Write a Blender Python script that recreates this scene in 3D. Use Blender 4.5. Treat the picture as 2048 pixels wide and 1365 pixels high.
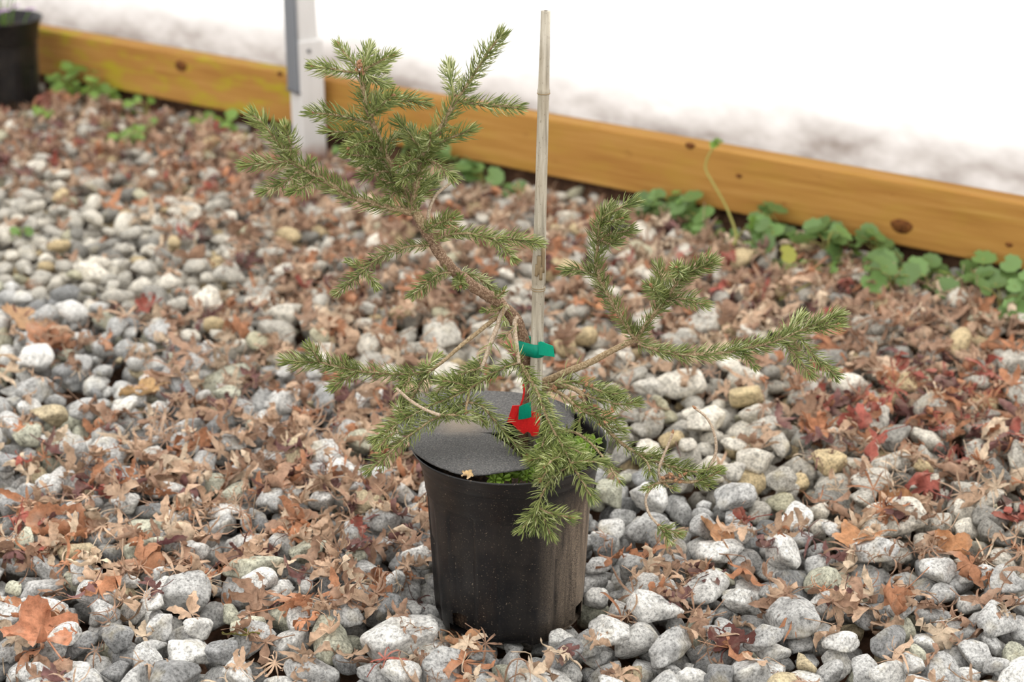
import bpy, math, random
import numpy as np
from mathutils import Vector, Matrix, Euler
for o in list(bpy.data.objects): bpy.data.objects.remove(o)
SC = bpy.context.scene
COL = SC.collection
# ------------------------------------------------------------------ camera, sky, exposure
FPX = 3500.0; PITCH = math.radians(21.3)
CAM = np.array([0.002, -1.362, 0.7865])
cd = bpy.data.cameras.new('camera'); cam = bpy.data.objects.new('camera', cd); COL.objects.link(cam)
cam.location = CAM; cam.rotation_euler = (math.pi/2 - PITCH, 0, 0)
cd.sensor_width = 36; cd.lens = FPX/2048*36; cd.clip_start = .05; cd.clip_end = 100
cd.dof.use_dof = True; cd.dof.focus_distance = 1.47; cd.dof.aperture_fstop = 6.3
SC.camera = cam
w = bpy.data.worlds.new('overcast'); SC.world = w; w.use_nodes = True
w.node_tree.nodes['Background'].inputs[0].default_value = (1.0, .985, .96, 1)
w.node_tree.nodes['Background'].inputs[1].default_value = 0.88
sl = bpy.data.lights.new('hazy_sun_offscreen', 'SUN'); sl.energy = 1.9; sl.angle = math.radians(28); sl.color = (1, .97, .92)
so = bpy.data.objects.new('hazy_sun_offscreen', sl); COL.objects.link(so); so.rotation_euler = (math.radians(-32), math.radians(22), 0)
SC.view_settings.view_transform = 'Standard'; SC.view_settings.look = 'None'
SC.view_settings.gamma = 1; SC.view_settings.use_curve_mapping = False
SC.view_settings.exposure = 1.28
rng = np.random.default_rng(11); random.seed(5)
CP, SP = math.cos(PITCH), math.sin(PITCH)
def ray(px, py):
    cx = (px-1024)/FPX; cy = (682.5-py)/FPX
    return np.array([cx, CP+cy*SP, -SP+cy*CP])
def P(px, py, y):                      # a pixel seen at world depth y
    d = ray(px, py); return CAM + d*((y-CAM[1])/d[1])
def G(px, py, z=0.0):                  # a pixel seen on the level z
    d = ray(px, py); return CAM + d*((z-CAM[2])/d[2])
def proj(p):
    v = np.asarray(p)-CAM
    d = v[..., 1]*CP - v[..., 2]*SP; u = v[..., 1]*SP + v[..., 2]*CP
    return 1024+FPX*v[..., 0]/d, 682.5-FPX*u/d, d
# ------------------------------------------------------------------ helpers
def lin(r, g, b):
    f = lambda c: (c/255/12.92 if c/255 <= .04045 else ((c/255+.055)/1.055)**2.4)
    return (f(r), f(g), f(b))
def nodes(name):
    m = bpy.data.materials.new(name); m.use_nodes = True; nt = m.node_tree; nt.nodes.clear()
    return m, nt
class N:
    def __init__(s, nt): s.nt = nt
    def n(s, t, **k):
        x = s.nt.nodes.new(t)
        for a, b in k.items(): setattr(x, a, b)
        return x
    def l(s, a, b): s.nt.links.new(a, b)
    def noise(s, vec, scale, detail=3, rough=.55):
        x = s.n('ShaderNodeTexNoise'); x.inputs['Scale'].default_value = scale; x.inputs['Detail'].default_value = detail
        x.inputs['Roughness'].default_value = rough
        if vec is not None: s.l(vec, x.inputs['Vector'])
        return x.outputs['Fac']
    def ramp(s, fac, stops):
        x = s.n('ShaderNodeValToRGB'); e = x.color_ramp.elements
        while len(e) < len(stops): e.new(.5)
        for i, (p, c) in enumerate(stops):
            e[i].position = p; e[i].color = (*c, 1) if not isinstance(c, (int, float)) else (c, c, c, 1)
        s.l(fac, x.inputs[0]); return x.outputs[0]
    def mix(s, fac, a, b, mode='MIX'):
        x = s.n('ShaderNodeMix', data_type='RGBA', blend_type=mode)
        for v, i in ((fac, 0), (a, 6), (b, 7)):
            if isinstance(v, (int, float)): x.inputs[i].default_value = v if i == 0 else (v, v, v, 1)
            elif isinstance(v, tuple): x.inputs[i].default_value = (*v, 1)
            else: s.l(v, x.inputs[i])
        return x.outputs[2]
    def math(s, op, a, b=0.0, clamp=False):
        x = s.n('ShaderNodeMath', operation=op, use_clamp=clamp)
        for v, i in ((a, 0), (b, 1)):
            if isinstance(v, (int, float)): x.inputs[i].default_value = v
            else: s.l(v, x.inputs[i])
        return x.outputs[0]
    def coord(s, scale=None, kind='Object', rnd=False):
        tc = s.n('ShaderNodeTexCoord').outputs[kind]
        if rnd:
            oi = s.n('ShaderNodeObjectInfo'); a = s.n('ShaderNodeVectorMath', operation='ADD')
            s.l(tc, a.inputs[0]); s.l(oi.outputs['Random'], a.inputs[1]); tc = a.outputs[0]
        if scale:
            mp = s.n('ShaderNodeMapping'); mp.inputs['Scale'].default_value = scale; s.l(tc, mp.inputs[0]); tc = mp.outputs[0]
        return tc
    def out(s, col, rough=.7, bump=None, bstr=.3, bdist=.001, trans=0, spec=.3, metal=0, tcol=None):
        b = s.n('ShaderNodeBsdfPrincipled'); o = s.n('ShaderNodeOutputMaterial')
        if isinstance(col, tuple): b.inputs['Base Color'].default_value = (*col, 1)
        else: s.l(col, b.inputs['Base Color'])
        if isinstance(rough, (int, float)): b.inputs['Roughness'].default_value = rough
        else: s.l(rough, b.inputs['Roughness'])
        b.inputs['Specular IOR Level'].default_value = spec; b.inputs['Metallic'].default_value = metal
        if bump is not None:
            bp = s.n('ShaderNodeBump'); bp.inputs['Strength'].default_value = bstr; bp.inputs['Distance'].default_value = bdist
            s.l(bump, bp.inputs['Height']); s.l(bp.outputs[0], b.inputs['Normal'])
        if trans:
            t = s.n('ShaderNodeBsdfTranslucent'); mx = s.n('ShaderNodeMixShader'); mx.inputs[0].default_value = trans
            c = tcol if tcol is not None else col
            if isinstance(c, tuple): t.inputs[0].default_value = (*c, 1)
            else: s.l(c, t.inputs[0])
            s.l(b.outputs[0], mx.inputs[1]); s.l(t.outputs[0], mx.inputs[2]); s.l(mx.outputs[0], o.inputs[0])
        else: s.l(b.outputs[0], o.inputs[0])
    def tint(s, src):
        if src == 'object': return s.n('ShaderNodeObjectInfo').outputs['Color']
        return s.n('ShaderNodeAttribute', attribute_name='tint').outputs['Color']
M = {}
def simple(name, col, rough=.7, **k):
    m, nt = nodes(name); N(nt).out(col, rough, **k); M[name] = m
def mesh(name, V, F, mat=None, smooth=True, tint=None):
    V = np.asarray(V, np.float32); me = bpy.data.meshes.new(name)
    groups = F if isinstance(F, list) and len(F) and isinstance(F[0], np.ndarray) and F[0].ndim == 2 else None
    if groups is None:
        if isinstance(F, np.ndarray): groups = [F]
        else:
            me.from_pydata([tuple(map(float, v)) for v in V], [], [tuple(map(int, f)) for f in F]); groups = None
    if groups is not None:
        me.vertices.add(len(V)); me.vertices.foreach_set('co', V.ravel())
        loops = np.concatenate([g.ravel() for g in groups]).astype(np.int32)
        tot = np.concatenate([np.full(len(g), g.shape[1], np.int32) for g in groups])
        st = np.concatenate([[0], np.cumsum(tot)[:-1]]).astype(np.int32)
        me.loops.add(len(loops)); me.loops.foreach_set('vertex_index', loops)
        me.polygons.add(len(tot)); me.polygons.foreach_set('loop_start', st); me.polygons.foreach_set('loop_total', tot)
        me.update(calc_edges=True)
    me.validate()
    if smooth: me.polygons.foreach_set('use_smooth', np.ones(len(me.polygons), bool))
    if tint is not None:
        a = me.attributes.new('tint', 'FLOAT_COLOR', 'POINT')
        t = np.ones((len(V), 4), np.float32); t[:, :3] = tint; a.data.foreach_set('color', t.ravel())
    if mat: me.materials.append(M[mat])
    return me
def obj(name, me, parent=None, loc=(0, 0, 0), rot=(0, 0, 0), scale=None):
    o = bpy.data.objects.new(name, me); COL.objects.link(o); o.location = loc; o.rotation_euler = rot
    if scale is not None: o.scale = (scale,)*3 if isinstance(scale, (int, float)) else scale
    if parent: o.parent = parent
    return o
def tag(o, label, cat, group=None, kind=None):
    o['label'] = label
    if cat: o['category'] = cat
    if group: o['group'] = group
    if kind: o['kind'] = kind
    return o
def thing(name, label, cat, loc=(0, 0, 0), rotz=0, group=None):
    o = obj(name, None, None, loc, (0, 0, rotz)); o.empty_display_size = .02
    return tag(o, label, cat, group)
class MB:                                # gathers verts and faces
    def __init__(s): s.v = []; s.f = []; s.n = 0
    def add(s, V, F):
        s.v.append(np.asarray(V, float)); s.f += [tuple(i+s.n for i in f) for f in F]; s.n += len(V); return s
    def build(s, name, mat, smooth=True): return mesh(name, np.concatenate(s.v), s.f, mat, smooth)
def box(cx, cy, cz, sx, sy, sz, rz=0):
    v = np.array([(x, y, z) for z in (-.5, .5) for y in (-.5, .5) for x in (-.5, .5)])*(sx, sy, sz)
    c, s = math.cos(rz), math.sin(rz)
    v = np.stack([v[:, 0]*c-v[:, 1]*s+cx, v[:, 0]*s+v[:, 1]*c+cy, v[:, 2]+cz], 1)
    return v, [(0, 2, 3, 1), (4, 5, 7, 6), (0, 1, 5, 4), (2, 6, 7, 3), (0, 4, 6, 2), (1, 3, 7, 5)]
def bevel(o, w_, seg=2):
    m = o.modifiers.new('bevel', 'BEVEL'); m.width = w_; m.segments = seg; m.limit_method = 'ANGLE'
def smooth_path(pts, step):
    p = np.asarray(pts, float)
    if len(p) == 2: p = np.stack([p[0], (p[0]+p[1])/2, p[1]])
    q = np.concatenate([[2*p[0]-p[1]], p, [2*p[-1]-p[-2]]]); out = []
    for i in range(1, len(q)-2):
        n = max(2, int(np.linalg.norm(q[i+1][:3]-q[i][:3])/step))
        for k in range(n):
            t = k/n; a, b, c, d = q[i-1], q[i], q[i+1], q[i+2]
            out.append(.5*((2*b)+(-a+c)*t+(2*a-5*b+4*c-d)*t*t+(-a+3*b-3*c+d)*t**3))
    out.append(p[-1]); return np.array(out)
def frames(p):
    t = np.gradient(p, axis=0); t /= np.linalg.norm(t, axis=1)[:, None]+1e-12
    n = np.cross(t[0], (0, 0, 1) if abs(t[0][2]) < .9 else (1, 0, 0)); n /= np.linalg.norm(n); ns = [n]
    for i in range(1, len(p)):
        n = n - t[i]*np.dot(n, t[i]); n /= np.linalg.norm(n)+1e-12; ns.append(n)
    ns = np.array(ns); return t, ns, np.cross(t, ns)
def tube(p, r, k=7, lump=0.0, cap=True):
    t, n, b = frames(p); r = np.broadcast_to(r, (len(p),)); a = np.arange(k)*2*math.pi/k
    rr = r[:, None]*(1+lump*rng.uniform(-1, 1, (len(p), k)))
    V = p[:, None]+rr[..., None]*(np.cos(a)[None, :, None]*n[:, None]+np.sin(a)[None, :, None]*b[:, None])
    V = V.reshape(-1, 3); F = []
    for i in range(len(p)-1):
        for j in range(k):
            F.append((i*k+j, i*k+(j+1) % k, (i+1)*k+(j+1) % k, (i+1)*k+j))
    if cap:
        F.append(tuple(range(k-1, -1, -1))); F.append(tuple((len(p)-1)*k+j for j in range(k)))
    return V, F
# ------------------------------------------------------------------ materials
def stone_mat(src):
    m, nt = nodes('granite_'+src); g = N(nt); c = g.coord(rnd=(src == 'object'))
    sp = g.ramp(g.noise(c, 420, 5, .75), [(.34, .30), (.45, .72), (.55, 1.05), (.66, 1.25)])
    pt = g.ramp(g.noise(c, 90, 5, .65), [(.32, .62), (.5, .95), (.66, 1.15)])
    col = g.mix(1, g.mix(1, g.tint(src), sp, 'MULTIPLY'), pt, 'MULTIPLY')
    col = g.mix(g.ramp(g.noise(c, 34, 3), [(.58, 0.), (.75, .3)]), col, lin(196, 180, 136))
    g.out(col, .88, g.noise(c, 230, 7, .75), .8, .0022, spec=.2); return m
def leaf_mat(src):
    m, nt = nodes('dry_leaf_'+src); g = N(nt); c = g.coord(rnd=(src == 'object'))
    col = g.mix(1, g.tint(src), g.ramp(g.noise(c, 150, 5, .7), [(.28, .45), (.5, .95), (.72, 1.3)]), 'MULTIPLY')
    col = g.mix(g.ramp(g.noise(c, 45, 3), [(.52, 0.), (.72, .45)]), col, lin(190, 168, 148))
    g.out(col, .85, g.noise(c, 260, 6, .7), .8, .002, trans=.15, spec=.25); return m
for s in ('object', 'mesh'): M['stone_'+s] = stone_mat(s); M['leaf_'+s] = leaf_mat(s)
def needle_mat():
    m, nt = nodes('spruce_needle'); g = N(nt)
    g.out(g.tint('mesh'), .5, trans=.15, spec=.3); return m
M['needle'] = needle_mat()
def bark_mat(name, c0, c1, c2, sc=420):
    m, nt = nodes(name); g = N(nt); c = g.coord()
    n1 = g.noise(c, sc, 4, .7)
    g.out(g.ramp(n1, [(.3, c0), (.5, c1), (.68, c2)]), .85, n1, .8, .0012, spec=.2); M[name] = m
bark_mat('trunk_bark', lin(78, 60, 47), lin(124, 98, 78), lin(176, 154, 130), 640)
bark_mat('twig_bark', lin(108, 90, 66), lin(152, 130, 100), lin(192, 174, 144), 600)
bark_mat('bleached_bark', lin(140, 120, 98), lin(176, 156, 134), lin(208, 194, 176), 700)
bark_mat('bud_scale', lin(122, 84, 60), lin(158, 116, 86), lin(192, 158, 126), 900)
bark_mat('potting_soil', lin(26, 20, 16), lin(52, 40, 32), lin(96, 78, 60), 300)
def pot_mat():
    m, nt = nodes('black_plastic'); g = N(nt); c = g.coord(); sx = g.n('ShaderNodeSeparateXYZ'); g.l(c, sx.inputs[0])
    side = g.math('MULTIPLY_ADD', sx.outputs[0], 17.0); side.node.inputs[2].default_value = -.36
    streak = g.noise(g.coord((140, 140, 9)), 1.0, 4, .65); fine = g.noise(c, 1100, 3, .8)
    d1 = g.math('MULTIPLY', g.math('MULTIPLY', side, 1.0, True), g.ramp(fine, [(.38, 0.08), (.58, 1.)]))
    d1 = g.math('MULTIPLY', d1, g.ramp(streak, [(.3, .1), (.62, .95)]))
    low = g.n('ShaderNodeMapRange'); low.inputs[1].default_value = .145; low.inputs[2].default_value = .12; g.l(sx.outputs[2], low.inputs[0])
    d1 = g.math('MULTIPLY', d1, low.outputs[0])
    speck = g.ramp(g.noise(g.coord((650, 650, 900)), 1.0, 2, .6), [(.65, 0.), (.74, .45)])
    dust = g.math('MAXIMUM', d1, speck)
    haze = g.ramp(g.noise(c, 40, 3), [(.4, 0.), (.75, .025)])
    dust = g.math('MAXIMUM', dust, haze)
    col = g.mix(dust, lin(18, 18, 20), lin(180, 160, 138))
    g.out(col, g.math('MULTIPLY_ADD', dust, .5), g.noise(c, 700, 2), .06, .0005, spec=.35)
    for x in nt.nodes:
        if x.type == 'MATH' and x.operation == 'MULTIPLY_ADD' and abs(x.inputs[1].default_value-.5) < 1e-6: x.inputs[2].default_value = .38
    M['pot'] = m
pot_mat()
def fabric_mat():
    m, nt = nodes('weed_mat_felt'); g = N(nt); c = g.coord()
    n1 = g.noise(c, 700, 4, .75); base = g.ramp(n1, [(.3, lin(58, 58, 58)), (.52, lin(88, 87, 86)), (.72, lin(124, 121, 118))])
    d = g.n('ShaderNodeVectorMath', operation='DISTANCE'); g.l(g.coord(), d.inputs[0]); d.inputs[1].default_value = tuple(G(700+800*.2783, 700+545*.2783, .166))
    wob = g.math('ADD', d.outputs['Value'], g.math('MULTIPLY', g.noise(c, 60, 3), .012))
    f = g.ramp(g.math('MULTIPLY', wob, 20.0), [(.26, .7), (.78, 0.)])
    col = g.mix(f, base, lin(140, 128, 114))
    col = g.mix(g.ramp(g.noise(c, 420, 2), [(.68, 0.), (.75, .5)]), col, lin(150, 130, 110))
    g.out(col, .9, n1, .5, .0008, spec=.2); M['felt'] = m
fabric_mat()
def cane_mat():
    m, nt = nodes('bamboo_cane_weathered'); g = N(nt); c = g.coord()
    st = g.noise(g.coord((300, 300, 18)), 1.0, 4, .6)
    col = g.ramp(st, [(.3, lin(126, 118, 104)), (.5, lin(166, 158, 142)), (.7, lin(194, 187, 172))])
    col = g.mix(g.ramp(g.noise(g.coord((800, 800, 350)), 1.0, 2, .7), [(.63, 0.), (.72, .75)]), col, lin(84, 74, 62))
    col = g.mix(g.ramp(g.noise(g.coord((30, 30, 14)), 1.0, 2), [(.5, 0.), (.7, .4)]), col, lin(160, 142, 112))
    g.out(col, .65, st, .3, .0006, spec=.3); M['cane'] = m
cane_mat()
simple('cane_scar', lin(140, 122, 94), .8); simple('cane_dark', lin(70, 58, 46), .9)
def tape_mat(name, col, tr):
    m, nt = nodes(name); g = N(nt); c = g.coord()
    rnd = g.n('ShaderNodeObjectInfo').outputs['Random'] if 'plastic' not in name and 'tape' not in name else g.noise(c, 500, 2)
    g.out(g.mix(rnd, tuple(x*.7 for x in col), tuple(min(1, x*1.25) for x in col)), .4, g.noise(c, 300, 2), .2, .0006, trans=tr, spec=.4, tcol=col); M[name] = m
tape_mat('green_tape', lin(18, 176, 146), .5); tape_mat('red_plastic', lin(230, 44, 44), .25)
tape_mat('clover_green', lin(150, 184, 74), .35); tape_mat('ivy_green', lin(110, 140, 80), .3); tape_mat('chick_green', lin(108, 140, 70), .3); tape_mat('yellow_leaf', lin(180, 182, 84), .4)
tape_mat('pale_leaf', lin(190, 204, 150), .4); tape_mat('weed_stem', lin(160, 156, 84), .2); tape_mat('weed_light', lin(128, 162, 74), .35)
tape_mat('purple_petal', lin(190, 150, 200), .4)
def timber_mat(name, moss):
    m, nt = nodes(name); g = N(nt)
    st = g.noise(g.coord((5, 130, 130)), 1.0, 5, .6)
    big = g.noise(g.coord((2.5, 22, 22)), 1.0, 2)
    col = g.ramp(st, [(.25, lin(132, 88, 38)), (.5, lin(158, 114, 55)), (.75, lin(178, 136, 76))])
    col = g.mix(g.ramp(big, [(.35, 0.), (.7, .55)]), col, lin(172, 130, 66))
    col = g.mix(g.ramp(g.noise(g.coord((14, 40, 40)), 1.0, 3), [(.48, 0.), (.7, moss)]), col, lin(158, 148, 28))
    col = g.mix(g.ramp(g.noise(g.coord((26, 60, 60)), 1.0, 4), [(.64, 0.), (.78, .6)]), col, lin(108, 66, 26))
    g.out(col, .75, st, .3, .001, spec=.2); M[name] = m
timber_mat('treated_pine', .12); timber_mat('mossy_pine', .85)
bark_mat('knot_wood', lin(70, 40, 16), lin(96, 58, 26), lin(128, 80, 36), 160)
def sheet_mat():
    m, nt = nodes('greenhouse_poly'); g = N(nt); c = g.coord(); sx = g.n('ShaderNodeSeparateXYZ'); g.l(c, sx.inputs[0])
    h = g.math('ADD', sx.outputs[2], g.math('MULTIPLY', g.math('SUBTRACT', g.noise(g.coord((5, 5, 6)), 1.0, 3, .5), .5), .12))
    dirt = g.ramp(h, [(.03, .9), (.07, .55), (.13, 0.)])
    dirt = g.math('MULTIPLY', dirt, g.ramp(g.noise(g.coord((10, 10, 16)), 1.0, 3), [(.25, .5), (.65, 1.)]))
    col = g.mix(dirt, (.93, .93, .93), lin(112, 100, 92))
    a = g.n('ShaderNodeBsdfDiffuse'); t = g.n('ShaderNodeBsdfTranslucent'); ad = g.n('ShaderNodeMixShader'); ad.inputs[0].default_value = .62
    g.l(col, a.inputs[0]); g.l(col, t.inputs[0]); g.l(a.outputs[0], ad.inputs[1]); g.l(t.outputs[0], ad.inputs[2])
    g.l(ad.outputs[0], g.n('ShaderNodeOutputMaterial').inputs[0]); M['poly'] = m
sheet_mat()
def metal_mat(name, c0, c1, rust):
    m, nt = nodes(name); g = N(nt); c = g.coord()
    col = g.mix(g.noise(g.coord((60, 60, 6)), 1.0, 3), c0, c1)
    if rust:
        sx = g.n('ShaderNodeSeparateXYZ'); g.l(c, sx.inputs[0])
        h = g.math('ADD', sx.outputs[2], g.math('MULTIPLY', g.noise(c, 40, 3), .03))
        col = g.mix(g.ramp(h, [(.025, .7), (.05, 0.)]), col, lin(150, 92, 56))
    g.out(col, .55, spec=.4, metal=.15); M[name] = m
metal_mat('galvanised', lin(190, 188, 186), lin(214, 212, 210), True); metal_mat('dark_steel', lin(98, 102, 108), lin(122, 126, 132), False)
simple('screw_metal', lin(90, 88, 90), .5)
def ground_mat():
    m, nt = nodes('damp_soil'); g = N(nt); c = g.coord()
    col = g.ramp(g.noise(c, 45, 5, .7), [(.3, lin(44, 32, 25)), (.55, lin(84, 62, 48)), (.75, lin(120, 92, 72))])
    g.out(col, .95, g.noise(c, 60, 5), .8, .01, spec=.1); M['ground'] = m
ground_mat()
# ------------------------------------------------------------------ ground, board line, greenhouse wall
GZ = -0.034
BB = .045; BH = .089; BT = .038
A0 = G(1998, 532, BB); A1 = G(588, 243, BB); A2 = G(68, 147, BB)
bd = (A2-A0)[:2]; bd /= np.linalg.norm(bd); bang = math.atan2(-bd[1], -bd[0])       # along the board towards the right
dv = np.array([math.cos(bang), math.sin(bang)]); nv = np.array([dv[1], -dv[0]])      # nv faces the camera side
if nv[1] > 0: nv = -nv
def board_y(x): return A0[1] + (x-A0[0])*dv[1]/dv[0]
def board_pt(px, py):                                   # where a pixel meets the front face of the board
    d = ray(px, py); k = np.dot(A0[:2]-CAM[:2], nv)/np.dot(d[:2], nv); return CAM+d*k
split = board_pt(630, 200)[:2]
def make_board(label, mat, s0, s1, knots):
    L = s1-s0; c = split+dv*(s0+s1)/2
    t = thing('timber_rail', label, 'timber rail', (c[0], c[1], BB), bang)
    # local frame: x along the rail, -y to the camera
    V, F = box(0, BT/2, BH/2, L, BT, BH); o = obj('board', mesh('board', V, F, mat, False), t); bevel(o, .003)
    for (px, py, r) in knots:
        q = board_pt(px, py); s = np.dot(q[:2]-c, dv); a = np.arange(14)*2*math.pi/14
        V = [(s, -.0012, q[2]-BB)]+[(s+r*1.25*math.cos(x)*(1+.1*math.sin(3*x)), -.0006, q[2]-BB+r*.8*math.sin(x)) for x in a]
        V += [(v[0]+(v[0]-s)*.12, .001, v[2]) for v in V[1:]]
        F = [(0, 1+(i+1) % 14, 1+i) for i in range(14)]+[(1+i, 1+(i+1) % 14, 15+(i+1) % 14, 15+i) for i in range(14)]
        obj('knot', mesh('knot', V, F, 'knot_wood'), o)
    return t
make_board('golden pine timber rail with a dark round knot, running from the metal post', 'treated_pine', .001, 2.2, [(1803, 453, .0125), (1478, 352, .004), (2018, 490, .004), (1380, 292, .006)])
make_board('yellow-green mossy pine timber rail between the metal post and the dark background pot', 'mossy_pine', -2.2, -.001, [(362, 132, .012), (560, 148, .005)])
# soil: level under the gravel, rising a little to the rails; bank behind them added to keep the gap below in shade
ds = [3.2, 2.4, 1.8, 1.4, 1.1, .8, .55, .40, .30, .24, .19, .14, .08, .03, .0, -.012, -.022, -.032, -.042, -.060, -.10, -.3, -.8, -1.6, -2.6]
us = np.linspace(-3.4, 3.4, 140); V = []
for d in ds:
    z = GZ-.003+.020*min(1, max(0, (.30-d)/.22))
    if d < 0: z += (BB+.026-z)*min(1, -d/.042)
    for u in us: p = split+dv*u+nv*d; V.append((p[0], p[1], z+rng.uniform(-.002, .002)))
I = (np.arange(len(ds)-1)[:, None]*140+np.arange(139)[None]).ravel()
tag(obj('floor', mesh('floor', V, np.stack([I, I+140, I+141, I+1], 1), 'ground')), 'damp brown soil under the gravel and leaf litter', None, kind='structure')
# sheet: a gently rippled film behind the rails
us = np.linspace(-2.3, 2.3, 120); zs = np.linspace(-.03, 1.7, 24)
V = []
for z in zs:
    for u in us:
        k = .004*math.sin(u*9+z*2)*min(1, max(0, z-.1)*5)+.012*max(0, z-.1)*math.sin(u*2.3)
        p = split+dv*u-nv*(BT+.004-k+.01); V.append((p[0]-split[0], p[1]-split[1], z))
I = (np.arange(23)[:, None]*120+np.arange(119)[None]).ravel()
o = obj('greenhouse_film', mesh('film', V, np.stack([I, I+1, I+121, I+120], 1), 'poly'), None, (split[0], split[1], BB+BH-.02))
tag(o, 'translucent white plastic greenhouse film with grime along its foot, behind the timber rails', 'plastic film')
# metal post
pb = G(620, 322, 0.0)
pc = np.array([pb[0], pb[1]+.028]); ra_ = math.radians(31)-math.atan2(nv[1], nv[0])
pc[1] += (.022*(abs(math.cos(ra_))+abs(math.sin(ra_)))+.0005-np.dot(pc-A0[:2], nv))/nv[1]
t = thing('metal_post', 'galvanised square metal post standing in front of the timber rails', 'post', (pc[0], pc[1], 0), math.radians(31))
zs_ = .7865; pz = P(640, 72, pb[1]+.02)[2]
mb = MB(); mb.add(*box(0, 0, pz/2-.02, .044, .044, pz+.04)); o = obj('post_sleeve', mb.build('sleeve', 'galvanised', False), t); bevel(o, .003)
mb = MB(); mb.add(*box(-.002, .002, .55, .036, .036, 1.1)); o = obj('upright', mb.build('upright', 'galvanised', False), t); bevel(o, .003)
zb = P(600, 180, pb[1])[2]
mb = MB(); mb.add(*box(-.0245, .0, (zb+1.1)/2, .005, .040, 1.1-zb)); o = obj('flat_bar', mb.build('bar', 'dark_steel', False), t); bevel(o, .001)
mb = MB(); mb.add(*box(-.025, 0, zb, .007, .042, .004)); obj('bar_end', mb.build('bar_end', 'screw_metal', False), t)
zc = P(622, 98, pb[1])[2]
a = np.arange(10)*2*math.pi/10; V = [(-.004, -.0245, zc)]+[(-.004+.0035*math.cos(x), -.0235, zc+.0035*math.sin(x)) for x in a]+[(-.004+.0035*math.cos(x), -.021, zc+.0035*math.sin(x)) for x in a]
obj('screw', mesh('screw', V, [(0, 1+i, 1+(i+1) % 10) for i in range(10)]+[(1+i, 11+i, 11+(i+1) % 10, 1+(i+1) % 10) for i in range(10)], 'screw_metal'), t)
# ------------------------------------------------------------------ nursery pots
PROF = [(.0640, .0), (.0655, .0025), (.0662, .010), (.0670, .022), (.0680, .045), (.0692, .070), (.0704, .095), (.0714, .114), (.0719, .1225), (.0730, .1240), (.0732, .1300), (.0738, .1312),
        (.0742, .1375), (.0750, .1388), (.0757, .1440), (.0775, .1500), (.0800, .1555), (.0825, .1600), (.0842, .1622), (.0846, .1634), (.0837, .1641), (.0827, .1630), (.0807, .1578), (.0787, .1522), (.0768, .1465),
        (.0756, .1452), (.0735, .1448), (.0724, .1380), (.0705, .120), (.068, .08)]
NT = 160
def pot_mesh(holes):
    V = []; F = []
    for k, (r, z) in enumerate(PROF):
        for i in range(NT):
            th = i*2*math.pi/NT; q = 0
            if k <= 8:
                fl = math.cos(9*th+.9); q = -.0040*(1/(1+math.exp(-14*fl)))*min(1, (.1225-z)/.012)
                if z < .004: q += -.0012*(1/(1+math.exp(-9*fl)))
            V.append(((r+q)*math.cos(th), (r+q)*math.sin(th), z))
    for k in range(len(PROF)-1):
        for i in range(NT):
            th = i*2*math.pi/NT; z = (PROF[k][1]+PROF[k+1][1])/2
            if 0 < k < 3 and any(abs((th-h+math.pi) % (2*math.pi)-math.pi) < (.13, .16, .10)[k] for h in holes): continue
            F.append((k*NT+i, k*NT+(i+1) % NT, (k+1)*NT+(i+1) % NT, (k+1)*NT+i))
    return mesh('pot_wall', V, F, 'pot')
RZ = .1635; SOIL = .1395
t = thing('nursery_pot', 'black plastic nursery pot dusty on one side, holding the small spruce', 'plant pot')
HOLES = [math.radians(x) for x in (-133, -28, -85+180, 40)]
obj('pot_wall', pot_mesh(HOLES), t)
V = [(0, 0, .0035)]+[(.064*math.cos(x), .064*math.sin(x), .0035) for x in np.arange(40)*2*math.pi/40]
obj('pot_base', mesh('pot_base', V, [(0, 1+i, 1+(i+1) % 40) for i in range(40)], 'pot'), t)
def soil_mesh(ztop):
    V = []; F = []; R = 14; K = 48
    V.append((0, 0, ztop))
    for i in range(1, R+1):
        for j in range(K):
            a = j*2*math.pi/K; r = .0695*i/R; V.append((r*math.cos(a), r*math.sin(a), ztop+rng.uniform(-.002, .002)))
    for j in range(K): F.append((0, 1+j, 1+(j+1) % K))
    for i in range(R-1):
        for j in range(K): F.append((1+i*K+j, 1+(i+1)*K+j, 1+(i+1)*K+(j+1) % K, 1+i*K+(j+1) % K))
    b = 1+(R-1)*K
    for z, r in ((.09, .0655), (.03, .0615), (.006, .0595)):
        for j in range(K): a = j*2*math.pi/K; V.append((r*math.cos(a), r*math.sin(a), z))
        e = len(V)-K
        for j in range(K): F.append((b+j, e+j, e+(j+1) % K, b+(j+1) % K))
        b = e
    return mesh('soil', V, F, 'potting_soil')
tag(obj('potting_soil', soil_mesh(SOIL)), 'dark moist potting soil filling the pot under the clover', 'soil')
t2 = thing('nursery_pot', 'dark plastic pot with purple flowers standing by the mossy timber rail', 'plant pot', (-.945, 1.842, .010), 1.0)
obj('pot_wall', pot_mesh([0, 2.1, 4.2]), t2); obj('soil', soil_mesh(.142), t2)
stems = MB()
for k in range(16):
    a = rng.uniform(0, 6.28); r = .055*math.sqrt(rng.uniform()); p0 = np.array((r*math.cos(a), r*math.sin(a), .14)); p1 = p0+np.array((math.cos(a)*.02, math.sin(a)*.02, rng.uniform(.035, .06)))
    stems.add(*tube(smooth_path([p0, (p0+p1)/2+(0, 0, .005), p1], .01), .0012, 5))
    fb = MB(); fb.add([(0, 0, 0)], [])
    for j in range(5):
        b = j*1.2566; c, s = math.cos(b), math.sin(b)
        fb.add([(0, 0, 0), (.006*c-.005*s, .006*s+.005*c, .002), (.013*c, .013*s, .001), (.006*c+.005*s, .006*s-.005*c, .002)], [(0, 3, 2, 1)])
    obj('flower', fb.build('flower', 'purple_petal'), t2, p1)
obj('stems', stems.build('stems', 'weed_light'), t2)
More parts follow.
